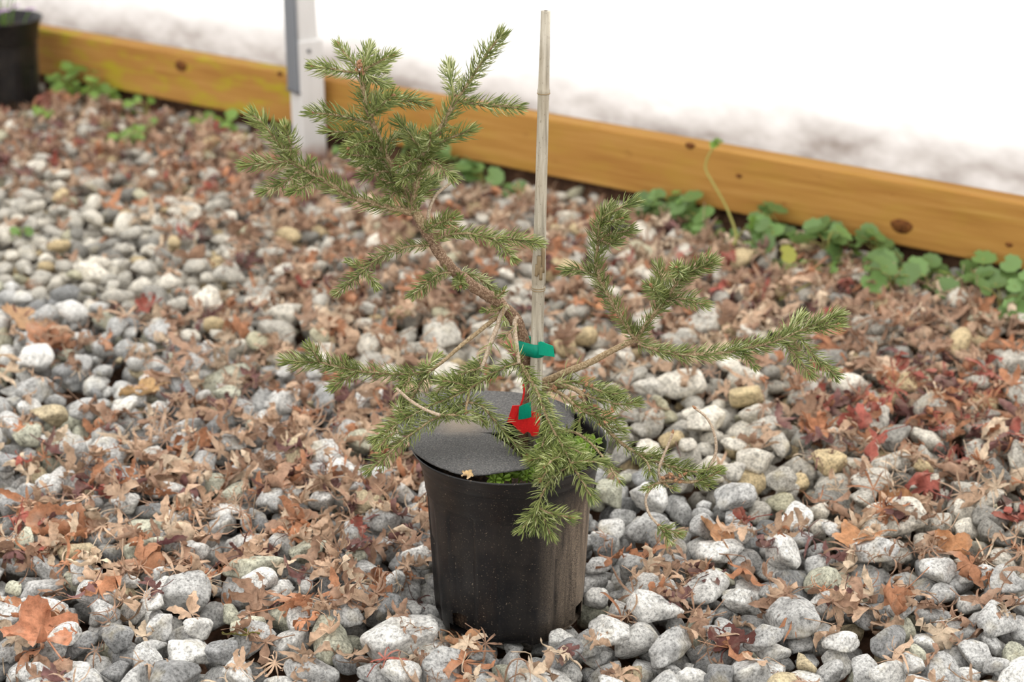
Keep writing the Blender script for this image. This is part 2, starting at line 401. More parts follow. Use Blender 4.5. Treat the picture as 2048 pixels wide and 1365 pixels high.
# ------------------------------------------------------------------ gravel: stones dropped one by one on a height map
def ico(sub):
    import bmesh
    bm = bmesh.new(); bmesh.ops.create_icosphere(bm, subdivisions=sub, radius=1)
    V = np.array([v.co[:] for v in bm.verts]); F = np.array([[v.index for v in f.verts] for f in bm.faces]); bm.free(); return V, F
ICO = {s: ico(s) for s in (2, 3, 4)}
def rock(seed):
    r = np.random.default_rng(seed); n = r.normal(size=(r.integers(10, 17), 3)); n /= np.linalg.norm(n, axis=1)[:, None]
    d = r.uniform(.62, 1.0, len(n)); sc = np.array([r.uniform(1.0, 1.45), r.uniform(.8, 1.1), r.uniform(.6, .9)])
    fr = r.uniform(2, 6, (6, 3)); ph = r.uniform(0, 6, 6)
    def f(U):
        q = np.maximum(U@n.T, .05)/d; rad = 1/(np.sum(q**26, 1)**(1/26)); rad = np.minimum(rad, 1.3)
        rad *= 1+.018*np.sum(np.sin(U@fr.T+ph), 1)
        return U*rad[:, None]*sc*.0134
    return f
NR = 18; ROCKS = [rock(100+i) for i in range(NR)]
RV = {s: [f(ICO[s][0]) for f in ROCKS] for s in (2, 3, 4)}
CELL = .0025; X0, Y0 = -1.5, -.4; W_, H_ = 1240, 1100
HM = np.full((H_, W_), GZ)
gx, gy = np.meshgrid(X0+np.arange(W_)*CELL, Y0+np.arange(H_)*CELL)
POTS = [(0, 0, .066), (-.945, 1.842, .067)]
LIM = np.full((H_, W_), 9.0)
for (cx, cy, r) in POTS: LIM[(gx-cx)**2+(gy-cy)**2 < r*r] = -.0005 if cx == 0 else .004
LIM[(abs(gx-pc[0]) < .034) & (abs(gy-pc[1]) < .034)] = -.03
bdist = (gx-A0[0])*nv[0]+(gy-A0[1])*nv[1]                # distance in front of the rail's face
HM += .020*np.clip((.30-bdist)/.22, 0, 1)
LIM[(bdist < .004)] = BB-.004; LIM[bdist < -.05] = -9
def inview(x, y):
    hw = (y+1.362)*.315+.20
    return abs(x) < hw and (x-A0[0])*nv[0]+(y-A0[1])*nv[1] > -.03
def stone_tint(back):
    k = rng.uniform()
    if k < .46: c, l = np.array(lin(192, 191, 188)), 0
    elif k < .76: c, l = np.array(lin(222, 220, 215)), 1
    elif k < .88: c, l = np.array(lin(148, 148, 147)), 2
    elif k < .96-(.0 if not back else .03): c, l = np.array(lin(192, 191, 172)), 3
    else: c, l = np.array(lin(202, 186, 154)), 4
    c = c*rng.uniform(.85, 1.12)
    if back: c = c*np.array((1.0, .95, .86))
    return c, l
def rotm(yaw, a, b):
    return np.array(Euler((a, b, yaw)).to_matrix())
STONES = []
def place_stone(size, tries, top_max=.03):
    v = int(rng.integers(NR)); R = rotm(rng.uniform(0, 6.28), rng.normal(0, .3), rng.normal(0, .3)); pts = RV[3][v]@R.T*size
    best = None
    for _ in range(tries):
        for _k in range(30):
            y = rng.uniform(-.22, 2.2); x = rng.uniform(-1.4, 1.3)
            if inview(x, y): break
        ix = np.round((pts[:, 0]+x-X0)/CELL).astype(int); iy = np.round((pts[:, 1]+y-Y0)/CELL).astype(int)
        if ix.min() < 0 or iy.min() < 0 or ix.max() >= W_ or iy.max() >= H_: continue
        low = pts[:, 2] < 0
        z = np.max(HM[iy[low], ix[low]]-pts[low, 2])-.0008
        topz = z+pts[:, 2].max()
        if np.any(LIM[iy, ix] < z+pts[:, 2]): continue
        if best is None or z < best[0]: best = (z, x, y, ix, iy, topz)
    if best is None or best[5] > top_max: return False
    z, x, y, ix, iy, topz = best
    np.maximum.at(HM, (iy, ix), z+pts[:, 2])
    STONES.append((v, R, size, (x, y, z), topz)); return True
NS = 9400
for i in range(NS):
    back = 1.0
    place_stone(float(np.clip(rng.lognormal(-.03, .27), .5, 1.7)), 4, .018+(.02 if rng.uniform()<.3 else 0))
# ------------------------------------------------------------------ dry leaves
def bend(p, ang, c):
    ca, sa = math.cos(ang), math.sin(ang); s = p[:, 0]*ca+p[:, 1]*sa; t_ = -p[:, 0]*sa+p[:, 1]*ca; z = p[:, 2]
    if abs(c) < 1e-3: return p
    s2 = np.sin(c*s)/c-z*np.sin(c*s); z2 = (1-np.cos(c*s))/c+z*np.cos(c*s)
    return np.stack([s2*ca-t_*sa, s2*sa+t_*ca, z2], 1)
def maple_leaf(r, nl, L, wd, curl, roll, K=9, web=True):
    V = []; F = []
    spread = r.uniform(120, 145); half = math.radians(spread/(nl-1))
    for i in range(nl):
        a = math.radians(-spread+2*spread*i/(nl-1))
        l = L*(1-.5*(abs(math.degrees(a))/spread)**1.4)*r.uniform(.85, 1.1)
        pit = r.normal(.12, .15); kap = r.normal(0, curl); tw = r.normal(0, curl*.6); side = r.normal(0, curl*.25); fold = r.normal(.3, .4); wob = r.uniform(0, 6)
        p = np.zeros(3); b = len(V); st = l/(K-1)
        for k in range(K):
            u = k/(K-1); ph = pit+kap*u*u*1.3+.3*u*math.sin(8*u+wob); az = a+side*u*u
            d = np.array((math.cos(az)*math.cos(ph), math.sin(az)*math.cos(ph), math.sin(ph)))
            if k: p = p+d*st
            lens = wd*(.35+2.6*u)*max(0, 1-u)**.8
            hw = l*min(math.tan(half)*u+.01, lens) if web else l*lens*.7
            hw *= (1+.16*(1 if k % 2 else -1)*(u > .3)) if u < 1 else 0
            sd = np.cross(d, (0, 0, 1)); sd /= np.linalg.norm(sd)+1e-9; up = np.cross(sd, d)
            q = tw*u*u; s1 = sd*math.cos(q)+up*math.sin(q); u1 = -sd*math.sin(q)+up*math.cos(q); fo = fold*min(1, u*2.5)
            V += [p-s1*hw*math.cos(fo)+u1*hw*math.sin(fo), p.copy(), p+s1*hw*math.cos(fo)+u1*hw*math.sin(fo)]
            if k:
                j = b+3*(k-1); F += [(j, j+1, j+4, j+3), (j+1, j+2, j+5, j+4)]
    V = np.array(V); V[:, 2] += .07*L*np.sin(V[:, 0]/L*5+r.uniform(0, 6))*np.sin(V[:, 1]/L*5+r.uniform(0, 6))
    V = bend(V, r.uniform(0, 3.14), r.normal(0, roll)/L)
    pt = smooth_path([(0, 0, 0), (-.35*L, r.normal(0, .1)*L, r.uniform(0, .2)*L), (-.75*L, r.normal(0, .25)*L, r.uniform(-.05, .3)*L)], L/6)
    tv, tf = tube(pt, .0006, 3, cap=False); n = len(V)
    return np.concatenate([V, tv]), np.array(F+[tuple(x+n for x in f) for f in tf])
def broad_leaf(r, L, roll, crump, lobes=5, NA=60, RG=6, depth=.38):
    V = [(0, 0, 0)]; F = []; ph = r.uniform(0, 6, 8)
    for g in range(1, RG+1):
        for j in range(NA):
            a = -math.pi+2*math.pi*j/NA; q = abs(a)/math.pi
            lob = abs(math.cos(a*lobes/2*.92))**.8
            R = L*((1-depth)+depth*lob)*(1-.42*q**2)*(1-.75*max(0, q-.9)*10)*(1+.05*(j % 2))
            rr = R*g/RG; x, y = rr*math.cos(a), rr*math.sin(a)
            z = crump*L*(math.sin(x/L*6+ph[0])*math.sin(y/L*7+ph[1])+.5*math.sin(x/L*13+ph[2])*math.cos(y/L*11+ph[3]))*(g/RG)
            z += crump*.8*L*(g/RG)**3*math.sin(5*a+ph[4])
            V.append((x, y, z))
    for j in range(NA): F.append((0, 1+j, 1+(j+1) % NA, 1+(j+1) % NA))
    T = np.array([(0, 1+j, 1+(j+1) % NA) for j in range(NA)])
    Q = np.array([(1+(g-1)*NA+j, 1+g*NA+j, 1+g*NA+(j+1) % NA, 1+(g-1)*NA+(j+1) % NA) for g in range(1, RG) for j in range(NA)])
    V = bend(np.array(V), r.uniform(0, 3.14), roll/L)
    pt = smooth_path([(-.3*L, 0, 0), (-.8*L, .1*L, .1*L), (-1.2*L, .05*L, 0)], L/6); pt += V[0]
    tv, tf = tube(pt, .0009, 3, cap=False); n = len(V)
    return np.concatenate([V, tv]), [T, np.concatenate([Q, np.array(tf)+n])]
LV = []; LSHAPE = []
for i in range(34):
    r = np.random.default_rng(500+i)
    if i < 16: LV.append(maple_leaf(r, int(r.choice([5, 7])), r.uniform(.030, .044), r.uniform(.13, .19), r.uniform(1.1, 2.3), 1.9)); LSHAPE.append('star-shaped')
    elif i < 25: LV.append(maple_leaf(r, int(r.choice([7, 9])), r.uniform(.030, .044), r.uniform(.05, .08), r.uniform(1.2, 2.4), 1.6, 10, False)); LSHAPE.append('thread-lobed')
    else: LV.append(maple_leaf(r, 5, r.uniform(.028, .042), r.uniform(.18, .26), r.uniform(1.2, 2.4), 2.8)); LSHAPE.append('rolled-up')
LEAFPAL = [(lin(194, 164, 138), 'tan'), (lin(162, 130, 108), 'brown'), (lin(180, 128, 96), 'rust'), (lin(120, 86, 82), 'maroon'), (lin(212, 190, 164), 'beige'), (lin(166, 94, 82), 'red')]
ZONES = [(700, 600, 200, 100, 1.3), (930, 450, 220, 80, 1.1), (250, 300, 300, 70, 1.0), (1700, 700, 320, 80, 1.3), (1250, 450, 200, 60, .9), (1350, 620, 150, 60, .9), (1920, 880, 150, 70, 1.3), (1720, 880, 130, 55, 1.5),
         (600, 850, 200, 80, .8), (180, 1120, 210, 90, 1.2), (350, 720, 160, 50, .4), (720, 1000, 110, 110, 1.3), (640, 1160, 130, 100, 1.1), (960, 1310, 130, 50, .8), (1620, 1210, 280, 110, .8), (1850, 1010, 180, 80, .8),
         (80, 1300, 100, 50, 1.2), (330, 980, 260, 70, 1.0), (1500, 780, 200, 50, .6)]
def leaf_density(px, py, bdst):
    d = .19
    for (a, b, sx, sy, w_) in ZONES: d += w_*math.exp(-.5*((px-a)/sx)**2-.5*((py-b)/sy)**2)
    if bdst < .4: d += 1.7*(1-bdst/.4)
    if 1150 < px < 1600 and 820 < py < 1080: d *= .25
    if px < 450 and 420 < py < 640: d *= .45
    return min(1, d*.7)
def pal_pick(px, py):
    w_ = np.array([.34, .33, .14, .07, .10, .02])
    if px > 1550 and 780 < py < 960: w_ = np.array([.12, .22, .3, .12, .06, .18])
    if py < 420: w_ = np.array([.25, .38, .12, .15, .07, .03])
    return int(rng.choice(6, p=w_/w_.sum()))
LEAVES = []
def lay_leaf(V, x, y, yaw, ta, tb, size, sink=.88, cap=.008):
    R = rotm(yaw, ta, tb); pts = V@R.T*size
    ix = np.clip(np.round((pts[:, 0]+x-X0)/CELL).astype(int), 0, W_-1); iy = np.clip(np.round((pts[:, 1]+y-Y0)/CELL).astype(int), 0, H_-1)
    if np.any(LIM[iy, ix] < 8) or np.hypot(pts[:, 0]+x, pts[:, 1]+y).min() < .072: return None
    z = np.quantile(HM[iy, ix]-pts[:, 2], sink)
    lift = np.clip(HM[iy, ix]+.0005-(z+pts[:, 2]), 0, cap); pts = pts+np.stack([lift*0, lift*0, lift], 1)
    top = z+pts[:, 2]
    np.maximum.at(HM, (iy, ix), np.minimum(top, HM[iy, ix]+.004))
    return R, z, pts
BIGL = [(55, 655, .050, 0.5, .06, lin(190, 152, 116), 4, 'large flat tan leaf resting on the gravel, broadest of the fallen leaves'),
        (110, 1085, .046, 2.2, .12, lin(172, 122, 92), 4, 'long rolled rust-brown leaf lying across mossy pebbles'),
        (1722, 1100, .036, .9, .1, lin(196, 144, 104), 5, 'orange-tan lobed leaf with a turned-up edge lying on the leaf litter'),
        (1430, 1098, .030, 1.6, .1, lin(200, 154, 116), 3, 'pale orange folded leaf lying on the stones beside the drooping spruce tip'),
        (1892, 1128, .030, 2.0, .08, lin(194, 142, 102), 5, 'orange curled leaf arched over a pale stone'),
        (1805, 1010, .032, 1.6, .12, lin(184, 136, 98), 3, 'brown-orange cupped leaf propped on edge among the red leaves'),
        (90, 1300, .048, 1.4, .15, lin(184, 126, 96), 5, 'big crumpled rust-orange leaf over a maroon one'),
        (95, 705, .042, 1.5, .16, lin(184, 134, 104), 5, 'curled orange-brown leaf just below the large flat tan leaf'),
        (1185, 635, .026, .6, .08, lin(198, 144, 104), 1, 'small orange leaf standing behind the bamboo cane'),
        (1748, 740, .040, 1.2, .12, lin(222, 196, 170), 5, 'pale beige wavy leaf near the tip of the long spruce branch'),
        (800, 930, .030, 1.0, .08, lin(128, 96, 84), 5, 'dull brown leaf with dark veins lying beside the pot rim'),
        (345, 1105, .026, .7, .08, lin(126, 84, 86), 5, 'muted purple star-shaped leaf among tan curled leaves'),
        (1460, 1300, .030, .8, .1, lin(96, 58, 52), 5, 'dark maroon leaf lying across two pale stones'),
        (480, 1295, .018, .4, .05, lin(116, 112, 52), 3, 'olive green leaf fragment wedged between stones'),
        (925, 1290, .026, 1.6, .14, lin(196, 148, 110), 5, 'tan crinkled leaf leaning against the foot of the pot'),
        (290, 800, .034, 1.2, .14, lin(204, 168, 122), 3, 'straw-coloured feathery leaf on the gravel')]
for k, (px, py, L, roll, cr, colr, lob, lab) in enumerate(BIGL):
    r = np.random.default_rng(900+k); V, F = broad_leaf(r, L*.8, roll, cr, max(lob, 3), depth=.15 if lob < 5 else .42)
    g = G(px, py, .012); res = lay_leaf(V, g[0], g[1], r.uniform(0, 6.28), r.normal(.15, .2), r.normal(0, .2), 1.0, .93, .02)
    if res is None: res = (rotm(0, .4, 0), .02, V)
    R, z, pts = res
    o = obj('fallen_leaf', mesh('fallen_leaf', pts@R, F, 'leaf_object')); o.rotation_euler = Matrix(R.tolist()).to_euler(); o.location = (g[0], g[1], z); o.color = (*colr, 1)
    tag(o, lab, 'leaf')
cnt = 0; tries = 0
while cnt < 3700 and tries < 90000:
    tries += 1
    y = rng.uniform(-.2, 2.0); x = rng.uniform(-1.1, 1.1)
    if not inview(x, y): continue
    px, py, dd = proj((x, y, 0)); bd_ = (x-A0[0])*nv[0]+(y-A0[1])*nv[1]
    if bd_ < .02 or rng.uniform() > leaf_density(px, py, bd_): continue
    v = int(rng.choice(34)); s = rng.uniform(.55, 1.05); R = None
    res = lay_leaf(LV[v][0], x, y, rng.uniform(0, 6.28), rng.normal(0, .5)+(math.pi if rng.uniform() < .4 else 0), rng.normal(0, .5), s, .90)
    if res is None: continue
    LEAVES.append((v, res[0], s, (x, y, res[1]), pal_pick(px, py), res[2])); cnt += 1
# individuals: what shows largest in the view; the rest joined
def rank(items):
    out = []
    for i, it in enumerate(items):
        px, py, d = proj(it[3]); ok = -30 < px < 2078 and 150 < py < 1400
        hidden = 840 < px < 1200 and 830 < py < 1270
        out.append((it[2]/d if ok and not hidden else 0, i))
    return out
stone_score = []
for sc_, i in rank(STONES):
    it = STONES[i]; x, y, z = it[3]
    ix = int((x-X0)/CELL); iy = int((y-Y0)/CELL); cover = HM[max(0, iy-2):iy+3, max(0, ix-2):ix+3].max()
    stone_score.append((sc_ if it[4] > cover-.004 else sc_*.2, i))
stone_score.sort(reverse=True); SOLO = {i for _, i in stone_score[:300]}
leaf_score = sorted(rank(LEAVES), reverse=True); LSOLO = {i for _, i in leaf_score[:280]}
SCOL = ['mid-grey granite', 'whitish granite', 'dark grey', 'pale greenish', 'tan']
def place_of(p):
    x, y = p[0], p[1]; r = math.hypot(x, y)
    if r < .115: return 'right beside the black pot'
    if r < .2: return 'a short way from the black pot'
    px, py, d = proj(p); bd_ = (x-A0[0])*nv[0]+(y-A0[1])*nv[1]
    if bd_ < .3: return 'near the timber rail'
    if x > 0: return 'on the knot side of the pot' if y > .15 else 'on the dusty side of the pot'
    return 'out on the open gravel towards the mossy rail' if y > .15 else 'on the clean side of the pot'
RM = [mesh('gravel_stone', RV[4][k], ICO[4][1], 'stone_object') for k in range(NR)]
bv = {2: [], 3: []}; bf = {2: [], 3: []}; bt = {2: [], 3: []}; bn = {2: 0, 3: 0}
for i, (v, R, s, p, tz) in enumerate(STONES):
    px, py, d = proj(p); far = (p[0]-A0[0])*nv[0]+(p[1]-A0[1])*nv[1] < .75
    c, l = stone_tint(far)
    if i in SOLO:
        o = obj('gravel_stone', RM[v], None, p, Matrix(R.tolist()).to_euler(), s); o.color = (*c, 1)
        dm = np.ptp(RV[2][v], axis=0); shp = 'elongated' if dm[0]/dm[1] > 1.42 else 'flattish' if dm[2]/dm[1] < .78 else 'chunky'
        big = 'large ' if s > 1.38 else 'small ' if s < 1.05 else ''
        lb = big+shp+' '+SCOL[l]+' gravel stone '+place_of(p); tag(o, lb, 'stone', 'loose gravel stones')
    else:
        q = 3 if d < 1.95 and tz > -.008 and abs(px-1024) < 1150 else 2
        V = RV[q][v]@R.T*s+np.array(p); bv[q].append(V); bf[q].append(ICO[q][1]+bn[q]); bn[q] += len(V); bt[q].append(np.broadcast_to(c, V.shape))
V = np.concatenate(bv[2]+bv[3]); F = np.concatenate(bf[2]+[f+bn[2] for f in bf[3]]); T = np.concatenate(bt[2]+bt[3])
tag(obj('gravel', mesh('gravel', V, F, 'stone_mesh', tint=T)), 'bed of small grey and tan gravel under the leaves', 'gravel', kind='stuff')
LCOL = {'tan': 'tan', 'brown': 'mid-brown', 'rust': 'rust-orange', 'maroon': 'dark maroon', 'beige': 'pale beige', 'red': 'brick-red'}
lv = []; lf = []; lt = []; n = 0
for i, (v, R, s, p, k, dp) in enumerate(LEAVES):
    c = np.array(LEAFPAL[k][0])*rng.uniform(.8, 1.2)
    if i in LSOLO:
        o = obj('dry_leaf', mesh('dry_leaf', dp@R/s, LV[v][1], 'leaf_object'), None, p, Matrix(R.tolist()).to_euler(), s); o.color = (*c, 1)
        lb = LCOL[LEAFPAL[k][1]]+' '+LSHAPE[v]+' dry maple leaf '+place_of(p); tag(o, lb, 'leaf', 'fallen maple leaves')
    else:
        V = dp+np.array(p); lv.append(V); lf.append(LV[v][1]+n); n += len(V); lt.append(np.broadcast_to(c, V.shape))
tag(obj('leaf_litter', mesh('leaf_litter', np.concatenate(lv), np.concatenate(lf), 'leaf_mesh', tint=np.concatenate(lt))), 'brown shredded leaf litter scattered over the gravel', 'leaf litter', kind='stuff')
print('stones', len(STONES), 'leaves', len(LEAVES), 'tris', len(F), 'mean top', HM[(abs(gx) < .4) & (gy > -.1) & (gy < .4)].mean())
# ------------------------------------------------------------------ bamboo cane
SY = .028; SB = G(1068, 912, SOIL-.01); ST = P(1091.5, 22, SY)
def cane_at(py):
    u = (np.interp(py, [22, 912], [1, 0])); px = 1068+(1091.5-1068)*u; return P(px, py, SY)
SB = cane_at(915)
t = thing('bamboo_cane', 'weathered pale bamboo cane standing in the pot beside the spruce trunk', 'plant stake', SB)
rows = [(960, .0058), (760, .0054), (600, .0053), (583, .0053), (578, .0057), (574, .0056), (571, .0052), (566, .0058), (540, .0060), (500, .0053), (430, .0050), (300, .0048), (190, .0047), (184, .0052), (180, .0051), (177, .0047), (168, .0045), (100, .0042), (22, .0039)]
pp = np.array([cane_at(y) for y, _ in rows])-SB
obj('cane', mesh('cane', *tube(pp, np.array([r for _, r in rows]), 20)[:2], 'cane'), t)
a = np.arange(12)*2*math.pi/12; e = pp[-1]
obj('hollow_end', mesh('hollow_end', [(e[0], e[1], e[2]+.0004)]+[(e[0]+.0016*math.cos(x), e[1]+.0016*math.sin(x), e[2]+.0003) for x in a], [(0, 1+i, 1+(i+1) % 12) for i in range(12)], 'cane_dark'), t)
for yy_, rr_ in ((186.5, .00505), (579.5, .00565), (20 + 555, .0056)):
    c_ = cane_at(yy_)-SB; a = np.arange(25)*2*math.pi/24
    obj('node_ring', mesh('node_ring', *tube(np.stack([c_[0]+rr_*np.cos(a), c_[1]+rr_*np.sin(a), np.full(25, c_[2])], 1), .0005, 5), 'cane_scar'), t)
for (px, py0, py1, r, dy) in ((1086.5, 545, 497, .0017, -.004), (1078.5, 548, 513, .0020, -.0055), (1074, 552, 530, .0016, -.0052), (1082, 560, 535, .0014, -.006)):
    q0 = P(px-1, py0, SY+dy)-SB; q1 = P(px, py1, SY+dy-.0015)-SB
    obj('shoot_stub', mesh('stub', *tube(smooth_path([q0, (q0+q1)/2, q1], .003), r, 7, .15), 'cane_scar'), t)
# ------------------------------------------------------------------ spruce
TY = .037
TB = P(1047, 897, TY)
def Z(o, s): return lambda x, y: (o[0]+x*s, o[1]+y*s)
z1 = Z((460, 40), .3224); z2 = Z((540, 420), .2931); z3 = Z((1040, 370), .337); z4 = Z((700, 700), .2783); z5 = Z((1020, 720), .2857); z0 = lambda x, y: (x, y)
tree = thing('spruce_tree', 'small weeping Norway spruce with crooked bare trunk and green needled branches growing in the pot', 'conifer', TB)
G0 = np.array(lin(92, 108, 54)); G1 = np.array(lin(152, 160, 94)); G2 = np.array(lin(198, 202, 150))
bud_me = None
def bud_mesh():
    V, F = ICO[2]; V = V.copy(); k = .5+.5*V[:, 2]
    V[:, :2] *= (1-.55*k**1.5)[:, None]; V = V*(.0017, .0017, .0026)+(0, 0, .002)
    return mesh('bud', V, F, 'bud_scale')
bud_me = bud_mesh()
NEED = 0
def twig(zf, pts, y, r0=.0012, r1=.0008, n0=0.0, dens=1.0, ln=.0125, bud=1, mat='twig_bark', name='branch', pale=0.0, spread=50, tip=1.0, n1=1.0):
    """pts traced in the photograph; y = depths (metres) from first to last point"""
    global NEED
    pix = [zf(*p) for p in pts]; cum = np.concatenate([[0], np.cumsum([math.dist(a, b) for a, b in zip(pix, pix[1:])])]); cum /= cum[-1]
    yy = np.interp(cum, np.linspace(0, 1, len(y)), y)
    p = np.array([P(a, b, c) for (a, b), c in zip(pix, yy)])-TB
    q = smooth_path(p, .0022); L = np.concatenate([[0], np.cumsum(np.linalg.norm(np.diff(q, axis=0), axis=1))]); T = L[-1]
    o = obj(name, mesh(name, *tube(q, np.interp(L/T, [0, 1], [r0, r1]), 8, .1), mat), tree)
    if dens > 0:
        t, nn, bb = frames(q); cnt_ = int(T*(n1-n0)/.00034*dens); s = (n0+(n1-n0)*np.sort(rng.uniform(0, 1, cnt_)))*T
        # a tuft at the very tip
        if tip and n1 == 1.0: s = np.concatenate([s, np.full(int(12*tip), T*.995)])
        c = len(s); az = np.arange(c)*2.39996+rng.normal(0, .5, c)
        base = np.stack([np.interp(s, L, q[:, k]) for k in range(3)], 1)
        def it(A): B = np.stack([np.interp(s, L, A[:, k]) for k in range(3)], 1); return B/np.linalg.norm(B, axis=1)[:, None]
        tt, n_, b_ = it(t), it(nn), it(bb)
        rad = n_*np.cos(az)[:, None]+b_*np.sin(az)[:, None]
        # needles part along the underside and sweep to the sides and upward
        und = rad[:, 2] < -.55; rad[und, 2] *= .35; rad /= np.linalg.norm(rad, axis=1)[:, None]
        frac = (T-s)/.012
        th = np.radians(np.clip(rng.normal(spread, 9, c), 20, 85))*np.clip(.55+.45*frac, .45, 1)
        ll = ln*rng.uniform(.85, 1.18, c)*np.clip(.72+.28*s/T*2, .7, 1)*np.clip(.75+.25*frac, .75, 1)
        d0 = tt*np.cos(th+.18)[:, None]+rad*np.sin(th+.18)[:, None]; d1 = tt*np.cos(th-.22)[:, None]+rad*np.sin(th-.22)[:, None]
        d1[:, 2] += .06; wv = np.cross(d0, tt); wv /= np.linalg.norm(wv, axis=1)[:, None]+1e-9; uv = np.cross(wv, d0); uv /= np.linalg.norm(uv, axis=1)[:, None]+1e-9
        st0 = base+rad*np.interp(s/T, [0, 1], [r0, r1])[:, None]*.7
        rings = []
        pts_ = [st0, st0+d0*ll[:, None]*.35, st0+d0*ll[:, None]*.35+(d0+d1)/2*ll[:, None]*.35, st0+d0*ll[:, None]*.35+(d0+d1)/2*ll[:, None]*.35+d1*ll[:, None]*.30]
        for cpt, hw in zip(pts_, (.00034, .00050, .00046, .00008)):
            for (a, b) in ((1, 0), (0, .75), (-1, 0), (0, -.75)): rings.append(cpt+wv*hw*a+uv*hw*b)
        V = np.stack(rings, 1).reshape(-1, 3)
        f = np.array([(k*4+j, k*4+(j+1) % 4, (k+1)*4+(j+1) % 4, (k+1)*4+j) for k in range(3) for j in range(4)])
        F = (f[None]+(np.arange(c)*16)[:, None, None]).reshape(-1, 4)
        m_ = rng.uniform(0, 1, c)[:, None]; col = G0*(1-m_)+G1*m_; li = (rng.uniform(0, 1, c) < .12+pale)[:, None]; col = np.where(li, G2*.8+col*.2, col)
        col = col*rng.uniform(.85, 1.12)
        nd = obj('needles', mesh('needles', V, F, 'needle', tint=np.repeat(col, 16, 0)), o); nd['kind'] = 'stuff'; NEED += c
    if bud:
        d = q[-1]-q[-3]; d /= np.linalg.norm(d)
        for k in range(bud):
            dd = d+rng.normal(0, .35 if k else .05, 3); rot = Vector(dd).to_track_quat('Z', 'Y').to_euler()
            obj('bud', bud_me, o, q[-1]-d*.001, rot, float(rng.uniform(.8, 1.15)))
    return o
def knots(o, zf, pts, y, sc=1.0):
    for p in pts:
        q = P(*zf(*p), y)-TB; obj('bud', bud_me, o, q, tuple(rng.uniform(-1.2, 1.2, 3)), sc)
# trunk
TR = [(1047, 900), (1050, 850), (1058, 800), (1062, 770), (1057, 740), (1051, 715), (1047, 690), (1041, 668)]+[z2(*p) for p in ((1660, 730), (1540, 620), (1400, 530), (1280, 440), (1180, 335), (1110, 220), (1035, 100), (985, 0))]
p = np.array([P(a, b, TY+(.006 if 720 < b < 860 else .003*math.sin(i) if b < 640 else .0)) for i, (a, b) in enumerate(TR)])-TB; q = smooth_path(p, .003)
u = np.linspace(0, 1, len(q)); rr = np.interp(u, [0, .3, .55, .8, 1], [.0066, .0062, .0052, .0046, .0040])
trunk = obj('trunk', mesh('trunk', *tube(q, rr, 14, .15), 'trunk_bark'), tree)
y0 = TY
